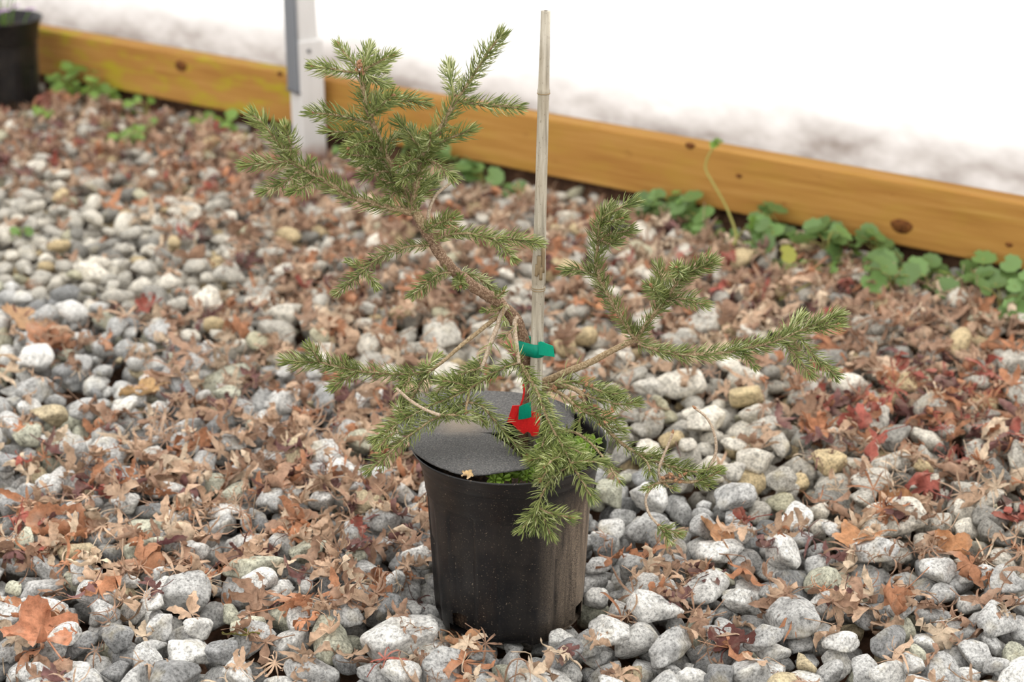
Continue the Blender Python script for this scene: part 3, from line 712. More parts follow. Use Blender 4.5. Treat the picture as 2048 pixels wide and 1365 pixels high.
# leader
ld = twig(z1, [(1215, 1290), (1150, 1190), (1090, 1060), (1010, 950), (960, 840), (915, 720), (875, 620), (845, 520), (825, 420), (812, 320)], [y0, y0+.005], .0040, .0020, .1, .8, bud=0)
knots(ld, z1, [(800, 300), (820, 320), (790, 270), (830, 340), (815, 290), (780, 330)], y0, 1.1)
for pts, y, kw in [
    ([(800, 325), (700, 318), (620, 300), (525, 290)], [y0, y0-.01], {}),
    ([(790, 290), (725, 225), (675, 155)], [y0, y0+.01], dict(ln=.0095)),
    ([(825, 290), (845, 230), (862, 178)], [y0, y0+.03], dict(pale=.25, bud=0)),
    ([(830, 310), (920, 262), (1000, 222)], [y0, y0-.01], {}),
    ([(830, 330), (900, 375), (970, 400)], [y0, y0+.02], dict(bud=0)),
    ([(830, 320), (890, 300), (950, 300)], [y0, y0+.03], dict(bud=0)),
    ([(872, 640), (760, 612), (640, 588), (510, 578)], [y0, y0-.015], dict(ln=.0135, bud=2)),
    ([(892, 700), (780, 695), (690, 695), (608, 690)], [y0, y0-.015], {}),
    ([(930, 760), (840, 755), (740, 795)], [y0, y0-.04], dict(ln=.013)),
    ([(960, 860), (860, 850), (740, 835)], [y0, y0-.03], {}),
    ([(975, 900), (880, 880), (790, 880)], [y0, y0+.02], dict(bud=0)),
    ([(1000, 940), (910, 945), (830, 965)], [y0, y0-.02], dict(bud=0)),
    ([(1040, 1010), (990, 1010), (955, 1020)], [y0, y0-.02], dict(bud=0)),
    ([(1060, 1060), (1010, 1080), (985, 1110)], [y0, y0-.02], dict(bud=0)),
    ([(868, 610), (930, 535), (1010, 470)], [y0, y0-.035], dict(bud=2)),
    ([(880, 575), (990, 510), (1110, 500), (1205, 518)], [y0, y0+.012], {}),
    ([(860, 560), (890, 510), (930, 470)], [y0, y0+.02], dict(pale=.2, bud=0)),
    ([(965, 830), (985, 760), (1060, 710)], [y0, y0+.02], dict(bud=0)),
    # second leader and its twigs
    ([(1115, 1195), (1150, 1060), (1170, 940), (1200, 835), (1260, 755), (1320, 650), (1370, 560), (1405, 488)], [y0, y0-.012], dict(r0=.0028, r1=.0022, bud=3, tip=0)),
    ([(1418, 480), (1480, 390), (1545, 285), (1610, 190), (1680, 95)], [y0-.012, y0-.02], dict(ln=.0135, dens=1.2)),
    ([(1395, 470), (1372, 380), (1360, 285)], [y0-.01, y0+.02], dict(pale=.45, bud=0)),
    ([(1415, 505), (1540, 522), (1670, 532), (1790, 545)], [y0-.012, y0-.02], {}),
    ([(1225, 810), (1340, 745), (1490, 682)], [y0-.008, y0-.02], {}),
    ([(1225, 820), (1240, 760), (1243, 705)], [y0-.008, y0-.045], dict(bud=2)),
    ([(1185, 850), (1120, 875), (1060, 905)], [y0-.006, y0-.035], {}),
    ([(1195, 850), (1300, 905), (1385, 985)], [y0-.006, y0-.02], {}),
    ([(1195, 820), (1130, 730), (1050, 635)], [y0-.006, y0-.005], dict(bud=2)),
    ([(1205, 830), (1160, 760), (1130, 690)], [y0-.006, y0+.02], dict(bud=0)),
    ([(1150, 1060), (1210, 1010), (1270, 980)], [y0-.004, y0+.02], dict(bud=0)),
    ([(1165, 960), (1110, 960), (1070, 990)], [y0-.004, y0-.03], dict(bud=0)),
    ([(1140, 1110), (1200, 1080), (1250, 1030)], [y0-.004, y0+.02], dict(bud=0)),
    # long left limb
    ([(1130, 1195), (1000, 1168), (850, 1132), (720, 1080), (600, 1008), (500, 950), (400, 890), (360, 862)], [y0, y0-.03], dict(r0=.0032, r1=.0020, n0=.05, dens=.95, bud=2, tip=0)),
    ([(365, 868), (285, 745), (205, 645), (140, 590)], [y0-.03, y0-.04], dict(ln=.0135, dens=1.15)),
    ([(375, 870), (372, 765), (342, 672)], [y0-.03, y0-.045], dict(bud=2)),
    ([(370, 875), (260, 888), (170, 892), (90, 905)], [y0-.03, y0-.04], {}),
    ([(440, 925), (340, 1005), (215, 1060)], [y0-.028, y0-.04], dict(ln=.013, bud=0)),
    ([(530, 985), (460, 1035), (395, 1062)], [y0-.024, y0-.05], dict(bud=0)),
    ([(470, 930), (490, 900), (500, 880)], [y0-.024, y0-.02], dict(bud=0, ln=.008)),
    # stub twig by the bleached spur
    ([(1205, 1310), (1290, 1265), (1385, 1230)], [y0-.004, y0-.03], {})]: twig(z1, pts, y, **kw)
twig(z1, [(1230, 1275), (1235, 1185), (1280, 1085), (1385, 1000)], [y0, y0+.01], .0016, .0011, dens=0, bud=2, mat='bleached_bark', name='dead_twig')
for pts, y, kw in [
    ([(1115, 215), (1220, 172), (1340, 160), (1450, 180), (1560, 200), (1700, 202), (1835, 232)], [y0-.004, y0-.03], dict(ln=.0115)),
    ([(1530, 195), (1590, 260), (1650, 330)], [y0-.02, y0-.035], dict(bud=0)),
    ([(1085, 240), (960, 250), (840, 280), (740, 330), (640, 412), (560, 480), (465, 562)], [y0-.004, y0-.04], dict(ln=.0105, dens=.9)),
    ([(640, 405), (590, 375), (535, 355)], [y0-.03, y0-.03], dict(ln=.007, bud=0)), ([(645, 425), (690, 470), (725, 520)], [y0-.03, y0-.03], dict(ln=.008, bud=0)),
    ([(1240, 430), (1150, 440), (1060, 510), (980, 580)], [y0-.005, y0-.035], dict(bud=0, ln=.0115)),
    ([(1290, 450), (1300, 520)], [y0-.005, y0-.03], dict(bud=1, ln=.009)),
    ([(1300, 425), (1400, 455), (1480, 505), (1530, 550)], [y0+.004, y0+.02], dict(bud=0, ln=.009, pale=.15)),
    ([(1540, 600), (1570, 580), (1590, 560)], [y0-.003, y0-.01], dict(ln=.008, bud=1, dens=.6)),
    ([(1570, 680), (1520, 690), (1470, 690)], [y0-.003, y0-.015], dict(ln=.007, bud=0, dens=.6)),
    ([(1600, 640), (1590, 700), (1600, 760)], [y0-.005, y0-.012], dict(ln=.008, bud=0, dens=.35)),
    ([(1690, 780), (1640, 830), (1600, 860)], [y0-.006, y0-.015], dict(ln=.009, bud=0, dens=.35)),
    # hanging limb 1
    ([(1610, 680), (1560, 722), (1450, 810), (1300, 930), (1200, 1018), (1110, 1088)], [y0, y0-.03], dict(r0=.0021, r1=.0015, dens=0, bud=0)),
    ([(1115, 1086), (1000, 1118), (850, 1122), (700, 1112), (550, 1092), (420, 1062), (340, 1042), (230, 1040), (110, 1030)], [y0-.03, y0-.07], dict(r0=.0017, ln=.0125, dens=1.1)),
    ([(345, 1045), (310, 990), (268, 935)], [y0-.06, y0-.065], dict(bud=0, ln=.011)), ([(545, 1095), (525, 1055), (515, 1015)], [y0-.05, y0-.05], dict(bud=0, ln=.006)),
    ([(1050, 1105), (1090, 1050), (1140, 1005)], [y0-.032, y0-.02], dict(bud=0, ln=.010)), ([(600, 1105), (520, 1150), (435, 1205)], [y0-.05, y0-.06], dict(bud=0)),
    ([(960, 1120), (940, 1170), (900, 1210)], [y0-.04, y0-.06], dict(bud=0)),
    ([(1110, 1088), (1050, 1150), (1000, 1230), (960, 1310), (930, 1400)], [y0-.03, y0-.06], dict(bud=0, ln=.014, dens=.9)),
    # hanging limb 2
    ([(1625, 655), (1590, 690), (1550, 800), (1490, 950), (1440, 1090), (1350, 1215)], [y0, y0-.045], dict(r0=.0024, r1=.0015, dens=.08, bud=0, mat='bleached_bark')),
    ([(1435, 1080), (1340, 1110), (1250, 1160)], [y0-.035, y0-.05], dict(bud=0)), ([(1445, 1060), (1420, 1040), (1380, 1060)], [y0-.03, y0-.02], dict(bud=0, ln=.009)),
    # hanging limb 3
    ([(1685, 730), (1668, 780), (1680, 900), (1700, 1050)], [y0, y0-.035], dict(r0=.0022, r1=.0015, dens=0, bud=0, mat='bleached_bark')),
    ([(1690, 1035), (1680, 980), (1640, 940)], [y0-.028, y0-.03], dict(bud=0, ln=.012, dens=.5))]: twig(z2, pts, y, **kw)
for pts, y, kw in [
    ([(1225, 92), (1100, 132), (960, 212), (840, 290), (700, 355), (580, 400), (440, 475), (330, 540), (190, 640)], [y0-.03, y0-.09], dict(ln=.0135, dens=1.1, bud=1)),
    ([(840, 440), (700, 465), (600, 500), (520, 552), (380, 652), (260, 762), (140, 865)], [y0-.065, y0-.11], dict(ln=.0125, bud=1)),
    ([(860, 285), (760, 235), (660, 225)], [y0-.05, y0-.06], dict(bud=0, ln=.012)),
    ([(870, 270), (730, 215), (620, 310)], [y0-.045, y0-.05], dict(bud=0, ln=.012, dens=.8)),
    ([(400, 470), (350, 430), (380, 370)], [y0-.07, y0-.05], dict(bud=0, ln=.011)),
    ([(320, 600), (260, 640), (215, 700)], [y0-.09, y0-.1], dict(bud=1, ln=.010)),
    ([(855, 285), (850, 340), (840, 385), (830, 440)], [y0-.05, y0-.066], dict(bud=3, dens=0, r0=.0016)),
    ([(845, 375), (950, 410), (1050, 520), (1130, 622), (1200, 690), (1272, 755)], [y0-.055, y0-.075], dict(ln=.0135, bud=3)),
    ([(840, 380), (760, 410), (690, 430)], [y0-.055, y0-.05], dict(ln=.011, bud=0)),
    ([(830, 440), (900, 460), (960, 520)], [y0-.066, y0-.06], dict(ln=.010, bud=0, dens=.5)),
    ([(640, 470), (760, 470), (880, 500)], [y0-.085, y0-.08], dict(ln=.010, bud=0, dens=.8)),
    ([(1222, 100), (1290, 205), (1350, 320), (1400, 450), (1450, 560), (1510, 660), (1560, 760), (1590, 830)], [y0-.03, -.085], dict(r0=.0018, ln=.014, dens=1.1, bud=3, tip=0)),
    ([(1590, 822), (1660, 925), (1735, 1060)], [-.085, -.1], dict(bud=0)), ([(1585, 815), (1700, 800), (1815, 812)], [-.085, -.08], dict(bud=0, ln=.011)),
    ([(1580, 825), (1475, 905), (1390, 1020), (1348, 1140)], [-.085, -.1], dict(ln=.012, bud=2, tip=0)),
    ([(1348, 1140), (1300, 1205), (1240, 1290)], [-.1, -.11], dict(bud=0, ln=.013)), ([(1350, 1140), (1395, 1220), (1440, 1325)], [-.1, -.115], dict(bud=0, ln=.014)), ([(1350, 1140), (1450, 1180), (1585, 1205)], [-.1, -.11], dict(bud=1, ln=.012)),
    ([(1350, 1140), (1340, 1210), (1330, 1290)], [-.1, -.115], dict(bud=0, ln=.012)),
    ([(1530, 705), (1420, 770), (1300, 790)], [-.06, -.08], dict(bud=1)), ([(1545, 740), (1450, 800), (1400, 842)], [-.07, -.11], dict(bud=2)), ([(1560, 780), (1440, 850), (1370, 940)], [-.075, -.11], dict(bud=2)),
    ([(1480, 610), (1420, 700), (1370, 740)], [-.04, -.05], dict(bud=0, ln=.012)), ([(1540, 690), (1620, 720), (1680, 760)], [-.06, -.06], dict(bud=0, ln=.011)),
    ([(1450, 560), (1400, 640), (1380, 700)], [-.035, -.06], dict(bud=0, ln=.012, dens=.7))]: twig(z4, pts, y, **kw)
twig(z4, [(330, 275), (430, 362), (540, 430), (650, 472)], [y0-.075, y0-.085], .0012, .0014, dens=0, bud=0, mat='bleached_bark', name='dead_twig')
# right-hand limbs
twig(z3, [(70, 1192), (115, 1182), (250, 1122), (400, 1062), (550, 982), (660, 928), (690, 895)], [y0+.008, y0-.015], .0036, .0024, dens=.03, bud=5, mat='twig_bark')
for pts, y, kw in [
    ([(680, 910), (610, 805), (540, 690), (472, 560), (450, 480), (460, 380), (468, 270), (490, 200), (560, 155), (675, 100)], [y0-.015, y0-.02], dict(r0=.0022, bud=0, dens=1.05)),
    ([(455, 545), (370, 505), (278, 505)], [y0-.017, y0-.03], dict(ln=.0125, bud=0, spread=44)), ([(480, 310), (560, 290), (650, 270)], [y0-.018, y0-.03], dict(bud=0)),
    ([(485, 230), (540, 220), (600, 200)], [y0-.018, y0-.04], dict(bud=1)), ([(490, 210), (500, 160), (530, 130)], [y0-.018, y0-.01], dict(bud=0, ln=.011)), ([(480, 330), (530, 350), (570, 330)], [y0-.018, y0-.03], dict(bud=0)),
    ([(690, 910), (780, 790), (860, 690), (920, 600), (980, 530), (1060, 490), (1150, 462)], [y0-.015, y0-.03], dict(r0=.0022, bud=0, dens=1.05)),
    ([(850, 690), (810, 640), (778, 598)], [y0-.02, y0-.05], dict(bud=2, spread=58)), ([(870, 670), (840, 580), (822, 490)], [y0-.02, y0-.01], dict(bud=0)), ([(960, 550), (940, 510), (930, 490)], [y0-.022, y0-.05], dict(bud=1, ln=.010, spread=62)),
    ([(880, 680), (990, 680), (1090, 712)], [y0-.02, y0-.03], dict(bud=0)), ([(1000, 530), (1080, 500), (1120, 440)], [y0-.025, y0-.03], dict(bud=0, dens=.5)),
    ([(700, 940), (830, 985), (1000, 1008), (1200, 998), (1400, 958), (1560, 912), (1700, 850), (1890, 770)], [y0-.015, y0-.03], dict(r0=.0022, ln=.0125, dens=1.15, spread=46)),
    ([(1565, 912), (1612, 850), (1662, 790)], [y0-.025, y0-.01], dict(pale=.4, bud=0, dens=1.3)), ([(1570, 935), (1650, 1030), (1722, 1122)], [y0-.025, y0-.04], dict()), ([(1650, 900), (1770, 1040), (1872, 1132)], [y0-.027, y0-.04], dict(bud=0)),
    ([(1320, 975), (1350, 1030), (1390, 1078)], [y0-.022, y0-.03], dict(bud=0, ln=.009)), ([(1720, 850), (1800, 840), (1890, 830)], [y0-.028, y0-.04], dict(bud=1))]: twig(z3, pts, y, **kw)
r2 = twig(z5, [(155, 185), (215, 188), (330, 182), (430, 196), (500, 240), (520, 290)], [y0+.010, y0-.03], .0030, .0020, dens=.06, n0=.3, bud=3)
knots(r2, z5, [(530, 185), (565, 190), (500, 265), (545, 260), (520, 215)], y0-.03)
r3 = twig(z5, [(160, 195), (225, 203), (310, 215), (390, 262), (450, 320)], [y0+.014, y0-.04], .0019, .0015, dens=.25, bud=2, n0=.35)
knots(r3, z5, [(300, 210), (325, 205), (330, 225)], y0-.014)
for pts, y, kw in [
    ([(300, 165), (420, 152), (540, 180), (640, 212), (770, 255)], [y0-.01, y0-.01], dict(bud=0, ln=.0115, r0=.001, dens=.8)), ([(520, 245), (640, 282), (760, 312), (860, 305)], [y0-.03, y0-.05], dict(bud=2, ln=.013, dens=.8, tip=3, spread=48)),
    ([(570, 190), (660, 230), (760, 240)], [y0-.03, y0-.03], dict(bud=0)), ([(640, 215), (700, 250), (730, 280)], [y0-.02, y0-.03], dict(bud=1, ln=.009)),
    ([(515, 285), (560, 350), (640, 440), (720, 530), (800, 600), (880, 650), (960, 690), (1060, 725), (1200, 765), (1320, 790)], [y0-.032, -.055], dict(r0=.0020, bud=0, dens=.7, ln=.0125)),
    ([(450, 320), (540, 372), (640, 400), (740, 430)], [y0-.04, y0-.05], dict(bud=0, dens=.7)), ([(550, 340), (500, 400), (480, 440)], [y0-.035, y0-.04], dict(bud=0, dens=.4)),
    ([(660, 460), (720, 470), (780, 490)], [-.01, -.01], dict(bud=0, dens=.6)), ([(900, 655), (1000, 670), (1120, 720)], [-.03, -.03], dict(bud=0, dens=.7)),
    ([(900, 660), (960, 720), (980, 790)], [-.03, -.05], dict(bud=0, dens=.6)), ([(1060, 730), (1150, 770), (1220, 800)], [-.04, -.05], dict(bud=0, dens=.7)),
    ([(1050, 845), (1160, 850), (1280, 855), (1360, 830), (1455, 792)], [-.05, -.06], dict(n0=.55, ln=.009, r0=.0020, dens=1.2, bud=1, mat='twig_bark')), ([(1330, 800), (1400, 760), (1470, 770)], [-.055, -.055], dict(ln=.008, bud=0)),
    ([(1300, 850), (1350, 870), (1400, 880)], [-.055, -.06], dict(ln=.009, bud=0)), ([(1060, 860), (1020, 870), (960, 900)], [-.05, -.06], dict(ln=.009, bud=0, dens=.6)), ([(1070, 860), (1110, 890), (1150, 900)], [-.05, -.06], dict(ln=.008, bud=0, dens=.5)),
    ([(1040, 1160), (1100, 1190), (1180, 1218)], [-.07, -.075], dict(bud=1, ln=.010)), ([(1040, 1160), (1080, 1210), (1110, 1270)], [-.07, -.08], dict(bud=0, ln=.010)),
    ([(160, 190), (222, 222), (252, 262), (290, 345), (330, 470), (350, 490)], [y0+.012, y0-.04], dict(dens=0, bud=2, r0=.0014)),
    ([(345, 490), (460, 512), (560, 582), (650, 682), (760, 848)], [y0-.04, -.085], dict(dens=.32, bud=1, r0=.0013, ln=.010))]: twig(z5, pts, y, **kw)
for pts, y in [([(1060, 860), (1040, 780), (1072, 680), (1110, 590), (1140, 510)], [-.05, -.04]), ([(1400, 760), (1442, 640), (1430, 520), (1380, 410), (1295, 338)], [-.055, -.05]), ([(1050, 850), (970, 920), (950, 1000), (980, 1090), (1040, 1160)], [-.05, -.07])]:
    twig(z5, pts, y, .0013, .0010, dens=0, bud=1, mat='bleached_bark', name='dead_twig')
kk = twig(z5, [(1060, 850), (1110, 810), (1180, 830), (1220, 800)], [-.05, -.055], .0020, .0012, dens=0, bud=2, mat='trunk_bark', name='dead_twig')
knots(kk, z5, [(1080, 830), (1120, 830), (1150, 850), (1180, 860), (1200, 820), (1140, 810)], -.055)
print('needles', NEED)
# ------------------------------------------------------------------ weed-mat disc (two flaps)
def flap(poly, centre, zf, name, fan=True):
    z = Z((700, 700), .2783); c = np.array(G(*z(*centre), zf(*centre))); pts = smooth_path([(*p, 0) for p in poly]+[(*poly[0], 0)], 25)[:-1]
    B = np.array([G(*z(p[0], p[1]), zf(p[0], p[1])) for p in pts]); n = len(B); V = [c]; F = []
    for k in range(1, 7): V += list(c+(B-c)*k/6)
    V = np.array(V); V[1:, 2] += rng.normal(0, .00015, len(V)-1)
    F = [(0, 1+(i+1) % n, 1+i) for i in range(n)]+[(1+(k-1)*n+i, 1+(k-1)*n+(i+1) % n, 1+k*n+(i+1) % n, 1+k*n+i) for k in range(1, 6) for i in range(n)]
    if not fan: V, F = B, [tuple(range(n-1, -1, -1))]
    o = obj(name, mesh(name, V, F, 'felt', fan), disc); m = o.modifiers.new('thick', 'SOLIDIFY'); m.thickness = .0016; m.offset = 0; return o
disc = thing('weed_mat_disc', 'round charcoal felt weed-control disc lying split open on the pot', 'weed mat', (0, 0, 0))
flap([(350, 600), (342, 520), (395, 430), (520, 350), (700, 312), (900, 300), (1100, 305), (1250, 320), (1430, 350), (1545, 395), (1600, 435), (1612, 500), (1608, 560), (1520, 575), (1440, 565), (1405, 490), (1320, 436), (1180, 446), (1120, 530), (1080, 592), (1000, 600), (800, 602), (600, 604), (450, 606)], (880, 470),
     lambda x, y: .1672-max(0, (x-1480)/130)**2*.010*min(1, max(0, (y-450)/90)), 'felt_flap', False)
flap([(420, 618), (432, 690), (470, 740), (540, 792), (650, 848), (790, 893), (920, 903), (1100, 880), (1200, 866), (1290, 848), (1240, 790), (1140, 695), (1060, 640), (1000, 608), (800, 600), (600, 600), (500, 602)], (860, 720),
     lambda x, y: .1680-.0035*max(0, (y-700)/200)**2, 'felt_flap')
scr = broad_leaf(np.random.default_rng(4), .006, 1.5, .2, 3); q = G(934, 950, .166)
tag(obj('leaf_scrap', mesh('leaf_scrap', scr[0], scr[1], 'leaf_object'), None, q, (.3, .2, 1)), 'tiny straw-coloured leaf scrap on the rim of the pot', 'leaf').color = (*lin(222, 190, 140), 1)
# ------------------------------------------------------------------ ties and tag
zt = Z((1000, 640), .2344)
def strip(name, poly, y, mat, parent, base, thick=.0006, bulge=.0):
    pts = np.array([P(*zt(*p), y) for p in poly])-base; c = pts.mean(0); n = len(pts); V = [c]
    for k in (1, 2, 3): V += list(c+(pts-c)*k/3)
    V = np.array(V); 
    if bulge: V[:, 1] -= bulge*(1-((V[:, 0]-c[0])/(np.ptp(pts[:, 0])/2+1e-6))**2)
    F = [(0, 1+i, 1+(i+1) % n) for i in range(n)]+[(1+k*n+i, 1+(k+1)*n+i, 1+(k+1)*n+(i+1) % n, 1+k*n+(i+1) % n) for k in (0, 1) for i in range(n)]
    o = obj(name, mesh(name, V, F, mat, False), parent); m = o.modifiers.new('thick', 'SOLIDIFY'); m.thickness = thick; m.offset = 0; return o
tc = P(1060, 698, SY); zc0, zc1 = P(1060, 711, SY)[2], P(1060, 685.5, SY)[2]
tie = thing('tie_tape', 'teal green plastic tie tape binding the trunk to the bamboo cane', 'plant tie', tc)
ca, cb = P(1049, 698, TY)[:2], cane_at(698)[:2]; ra, rb = .0076, .0066
a0 = math.atan2(*(cb-ca)[::-1]); loop = [ca+ra*np.array((math.cos(a0+x), math.sin(a0+x))) for x in np.linspace(math.pi/2, 3*math.pi/2, 12)]+[cb+rb*np.array((math.cos(a0+x), math.sin(a0+x))) for x in np.linspace(-math.pi/2, math.pi/2, 12)]
V = []; n = len(loop)
for z, o_ in ((zc0, 0), (zc0*.5+zc1*.5, .0004), (zc1, 0)):
    for k, p in enumerate(loop): V.append((p[0]-tc[0], p[1]-tc[1], z-tc[2]))
o = obj('band', mesh('band', V, [(r*n+i, r*n+(i+1) % n, (r+1)*n+(i+1) % n, (r+1)*n+i) for r in (0, 1) for i in range(n)], 'green_tape'), tie); m = o.modifiers.new('thick', 'SOLIDIFY'); m.thickness = .0008
strip('tail', [(325, 195), (350, 185), (455, 225), (467, 318), (400, 308), (330, 298)], SY-.0075, 'green_tape', tie, tc)
tp = P(1052, 838, .012)
lab = thing('plant_tag', 'bright red plastic plant tag looped on the cane near the soil', 'plant tag', tp)
strip('tag_plate', [(105, 890), (140, 800), (165, 745), (250, 770), (345, 800), (338, 900), (325, 985), (285, 988), (268, 982), (258, 958), (235, 946), (215, 955), (206, 968), (160, 940)], .014, 'red_plastic', lab, tp, .0008, .002)
strip('tag_flag', [(105, 733), (168, 730), (150, 790), (108, 886), (60, 878)], .012, 'red_plastic', lab, tp, .0008)
pp = smooth_path([P(*zt(*p), .016)-tp for p in ((196, 545), (206, 600), (196, 670), (172, 740), (140, 830))], .002)
obj('tag_strap', mesh('tag_strap', *tube(pp, .0009, 6), 'red_plastic'), lab)
tg = thing('tie_tape', 'short teal green tape end folded over the red plant tag', 'plant tie', tp)
strip('tape_end', [(165, 738), (215, 715), (262, 700), (268, 830), (210, 842), (155, 852)], .0095, 'green_tape', tg, tp, .0006, .001)
# ------------------------------------------------------------------ small plants
def heart_mesh(s):
    V = [(0, 0, 0), (.35, .42, .06), (.8, .5, .1), (1.02, .28, .12), (.86, 0, .02), (1.02, -.28, .12), (.8, -.5, .1), (.35, -.42, .06), (.45, 0, -.02)]
    return np.array(V)*s, [(0, 8, 1), (1, 8, 2), (2, 8, 4), (2, 4, 3), (8, 7, 0), (8, 6, 7), (8, 4, 6), (4, 5, 6)]
hv, hf = heart_mesh(1.0); tri = MB()
for k in range(3):
    a = k*2.094; c, s = math.cos(a), math.sin(a); R = np.array([[c, -s, 0], [s, c, 0], [0, 0, 1]]); tri.add((hv+(.06, 0, 0))@R.T*.0050, hf)
TRI = tri.build('clover_leaf', 'clover_green')
def clover(px, py, z, n, label, h=(.012, .024)):
    g = G(px, py, z+.012); t = thing('clover', label, 'clover', (g[0], g[1], z), 0, 'clover seedlings in the pot'); sm = MB()
    for k in range(n):
        a = rng.uniform(0, 6.28); r = rng.uniform(.001, .009); e = np.array((r*math.cos(a), r*math.sin(a), rng.uniform(*h)))
        sm.add(*tube(smooth_path([(0, 0, -.002), e*(.3, .3, .6), e], .005), .0004, 4))
        obj('leaf', TRI, t, e, (rng.normal(.45, .2), rng.normal(0, .2), 0), float(rng.uniform(1.0, 1.35)))
    obj('stem', sm.build('stem', 'clover_green'), t)
for (px, py) in ((985, 955), (1000, 950), (1022, 950), (1036, 946), (1055, 950), (1072, 945)): clover(px, py, SOIL+.005, 3, 'bright green clover between the felt disc and the pot rim', (.010, .014))
for (px, py) in ((1103, 893), (1110, 889), (1120, 897), (1098, 908), (1118, 905), (1078, 925), (1105, 930)): clover(px, py, SOIL, 3, 'bright green clover growing at the foot of the bamboo cane')
for (px, py) in ((1150, 905), (1168, 897), (1178, 906), (1172, 920), (1160, 893), (1155, 930), (1140, 915), (1160, 936)): clover(px, py, SOIL, 3, 'yellowish green clover under the spruce branch inside the open side of the pot')
def ivy_leaf_mesh(mat, r, lobe=True):
    K = 26; V = [(.15, 0, -.06)]
    for ring in (.55, 1.0):
        for j in range(K):
            a = -math.pi+2*math.pi*(j+.5)/K; R = ring*(1+(.07*math.cos(9*a) if ring == 1 else 0))*(1-.55*max(0, abs(a)/math.pi-.82)/.18)
            V.append((R*math.cos(a)+.35*0, R*math.sin(a), .10*ring**2+.04*math.cos(9*a)*ring))
    F = [(0, 1+j, 1+(j+1) % K) for j in range(K)]+[(1+j, 1+K+j, 1+K+(j+1) % K, 1+(j+1) % K) for j in range(K)]
    return mesh('ivy_leaf', np.array(V)*r, F, mat)
IVY = ivy_leaf_mesh('ivy_green', .0155); IVL = ivy_leaf_mesh('weed_light', .011); IVT = ivy_leaf_mesh('chick_green', .0065); IVY2 = ivy_leaf_mesh('yellow_leaf', .012)
def ground_h(x, y):
    ix = int((x-X0)/CELL); iy = int((y-Y0)/CELL)
    return float(np.median(HM[max(0, iy-3):iy+4, max(0, ix-3):ix+4])) if 0 <= ix < W_ and 0 <= iy < H_ else 0
def weed(px, py, n, spread, hgt, me, label, grp, name='ground_ivy'):
    g = G(px, py, .01); bd_ = (g[0]-A0[0])*nv[0]+(g[1]-A0[1])*nv[1]
    if bd_ < .02: g[:2] += nv*(.02-bd_)
    z = ground_h(g[0], g[1]); t = thing(name, label, 'weed', (g[0], g[1], z), 0, grp); sm = MB()
    for k in range(n):
        a = rng.uniform(0, 6.28); r = spread*math.sqrt(rng.uniform(.05, 1)); e = np.array((r*math.cos(a), r*math.sin(a), hgt*rng.uniform(.35, 1.1)))
        w_ = np.dot(g[:2]+e[:2]-A0[:2], nv)
        mg = .026 if me is IVY else .019 if me is IVL else .012
        if w_ < mg: e[:2] += nv*(mg-w_)
        sm.add(*tube(smooth_path([(0, 0, -.004), e*(.25, .25, .7)+(0, 0, .004), e], .012), .0008, 4, cap=False))
        obj('leaf', me, t, e, (rng.normal(.55, .3), rng.normal(0, .3), rng.uniform(0, 6.28)) if rng.uniform() < .25 else (rng.normal(.5, .25), rng.normal(0, .25), rng.normal(0, .6)), float(rng.uniform(.6, 1.25)))
    obj('stem', sm.build('stem', 'weed_stem'), t); return t
for (px, py, n, sp, h) in ((1310, 435, 7, .035, .05), (1345, 455, 8, .04, .05), (1385, 470, 6, .035, .04), (1535, 500, 5, .03, .05), (1560, 510, 6, .035, .055), (1620, 500, 5, .03, .05), (1690, 520, 6, .035, .05), (1750, 545, 6, .035, .055), (1810, 560, 6, .035, .05), (1845, 575, 4, .03, .04), (1720, 570, 4, .04, .03), (1590, 540, 4, .03, .03), (1650, 535, 5, .04, .05), (1780, 590, 5, .04, .04), (1860, 590, 5, .04, .04), (1420, 470, 5, .035, .045), (1540, 525, 5, .035, .04)):
    weed(px, py, n, sp, h, IVY, 'round-leaved ground ivy '+('clump beside the pale upright leaf' if px < 1450 else 'creeping beside the tall pale runner' if px < 1640 else 'between the tall runner and the dark rail knot' if px < 1755 else 'right below the dark knot of the rail'), 'ground ivy along the golden rail')
for (px, py, n, sp, h) in ((1960, 600, 7, .035, .05), (2025, 570, 6, .035, .06), (2040, 640, 6, .035, .05), (2000, 640, 5, .03, .04)):
    weed(px, py, n, sp, h, IVY, 'dark green ground ivy clump past the dark knot of the golden rail', 'ground ivy past the rail knot')
for (px, py, n, sp, h) in ((920, 350, 6, .03, .045), (960, 360, 5, .03, .04), (1005, 365, 6, .035, .045), (1040, 380, 4, .03, .03), (880, 335, 4, .03, .035)):
    weed(px, py, n, sp, h, IVY, 'small green ground ivy behind the spruce under the timber rail', 'ground ivy behind the spruce')
for (px, py, n, sp, h) in ((152, 204, 8, .03, .06), (160, 205, 10, .045, .085), (200, 210, 8, .04, .06), (250, 205, 7, .04, .07), (300, 215, 6, .04, .05), (345, 225, 5, .035, .04), (480, 260, 6, .035, .04), (450, 250, 4, .03, .03)):
    weed(px, py, n, sp, h, IVL, 'leafy light green weed growing against the mossy timber rail', 'weeds along the mossy rail', 'leafy_weed')
for (px, py, n, sp, h) in ((255, 285, 9, .035, .03), (295, 280, 9, .035, .035), (275, 300, 6, .03, .02), (90, 255, 5, .025, .025)):
    weed(px, py, n, sp, h, IVL, 'low pale green seedling clump out on the gravel before the mossy rail', 'seedlings before the mossy rail', 'seedling')
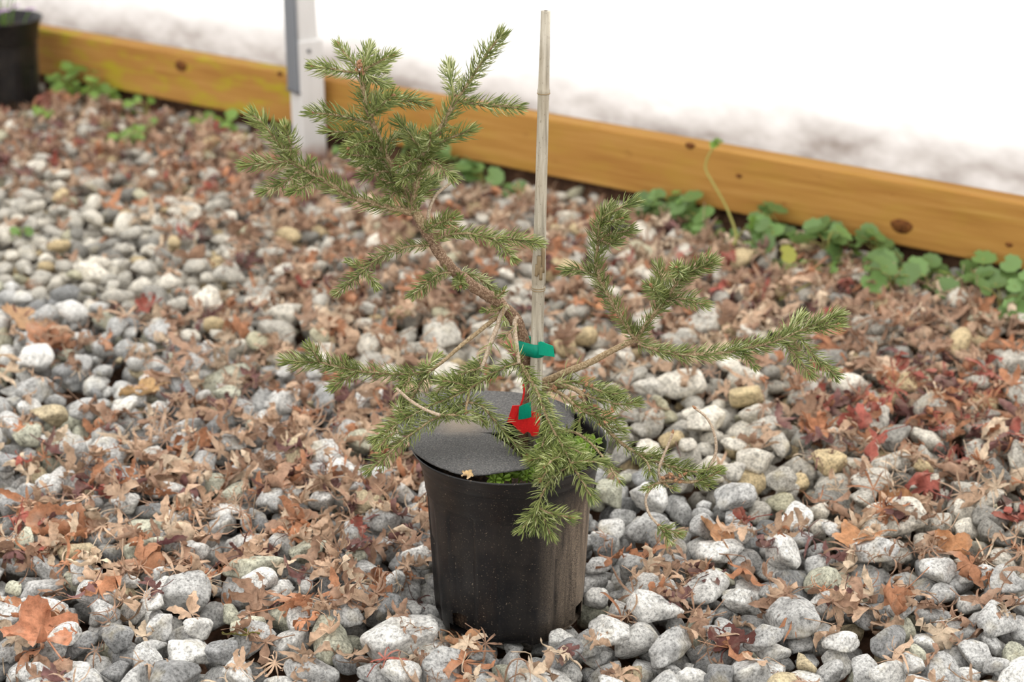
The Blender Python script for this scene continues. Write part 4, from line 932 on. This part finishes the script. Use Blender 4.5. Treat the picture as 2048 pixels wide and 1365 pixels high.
for (px, py, n, sp, h) in ((1430, 460, 14, .04, .03), (1500, 480, 14, .045, .035), (1650, 540, 14, .05, .03), (1780, 580, 14, .05, .03), (1920, 590, 14, .05, .035), (1400, 440, 10, .03, .04), (692, 318, 8, .03, .03), (40, 480, 5, .02, .02)):
    weed(px, py, n, sp, h, IVT, 'tiny-leaved green chickweed mat between the larger weeds', 'chickweed mats', 'chickweed')
# single leaves and the tall runner
for (px, py, me, h, lab_) in ((1112, 358, IVY2, .045, 'yellow round leaf standing right behind the bamboo cane'), (1570, 575, IVY2, .04, 'yellow-green leaf by the ground ivy at the litter edge'), (1505, 505, IVL, .045, 'light green leaf beside the tall pale runner')):
    g = G(px, py+12, .0); z = ground_h(g[0], g[1]); t = thing('single_leaf_weed', lab_, 'weed', (g[0], g[1], z))
    obj('leaf', me, t, (0, 0, h), (.9, .2, .3), 1.1); obj('stem', mesh('stem', *tube(smooth_path([(0, 0, -.004), (.002, 0, h*.5), (0, 0, h)], .006), .0009, 5), 'weed_stem'), t)
g0 = G(1440, 515, .01); yb = g0[1]
t = thing('weed_runner', 'tall pale green weed runner leaning up over the golden timber rail', 'weed', g0)
pth = smooth_path([P(*p)-g0 for p in ((1440, 515, yb), (1472, 480, yb+.02), (1455, 420, yb+.04), (1425, 365, yb+.05), (1410, 335, yb+.06), (1420, 305, yb+.06), (1432, 290, yb+.06))], .01)
obj('stem', mesh('stem', *tube(pth, np.linspace(.0022, .0014, len(pth)), 6), 'weed_stem'), t)
for k in range(3): obj('leaf', IVL, t, pth[-1]+(.004*k-.004, 0, .003*k), (.6, .2*k, 1.0*k), .6)
obj('stem', mesh('stem', *tube(smooth_path([P(*p)-g0 for p in ((1472, 480, yb+.02), (1495, 450, yb+.03), (1520, 430, yb+.035))], .01), .001, 5), 'weed_stem'), t)
g0 = G(1272, 434, .01)
t = thing('blade_weed', 'pale upright oval leaf standing beside the top of the curved spruce shoot', 'weed', g0)
a = np.arange(20)*2*math.pi/20; V = [(0, 0, .02)]+[(.0075*math.cos(x)+.003*math.sin(x), .002*math.cos(2*x), .02+.018*math.sin(x)) for x in a]
obj('leaf', mesh('leaf', V, [(0, 1+i, 1+(i+1) % 20) for i in range(20)], 'pale_leaf'), t); obj('stem', mesh('stem', *tube(smooth_path([(0, 0, -.006), (0, 0, .0), (-.001, 0, .006)], .004), .0009, 5), 'weed_stem'), t)
# thin dry vines between the weeds
for k, pts in enumerate([((1400, 400), (1440, 380), (1490, 395), (1530, 440)), ((1560, 600), (1640, 560), (1720, 545), (1760, 560)), ((1742, 530), (1754, 548), (1755, 570), (1740, 595)), ((1840, 560), (1880, 545), (1930, 580)), ((470, 290), (480, 250), (520, 300), (560, 300))]):
    g0 = G(*pts[0], .01); q = smooth_path([G(*p, .012+.012*math.sin(1+i))-g0 for i, p in enumerate(pts)], .01)
    q[:, 2] += .0
    tag(obj('dry_vine', mesh('dry_vine', *tube(q, .0011, 5), 'weed_stem'), None, g0), 'thin straw-coloured vine trailing among the weeds below the rails', 'vine', 'vines among the weeds')
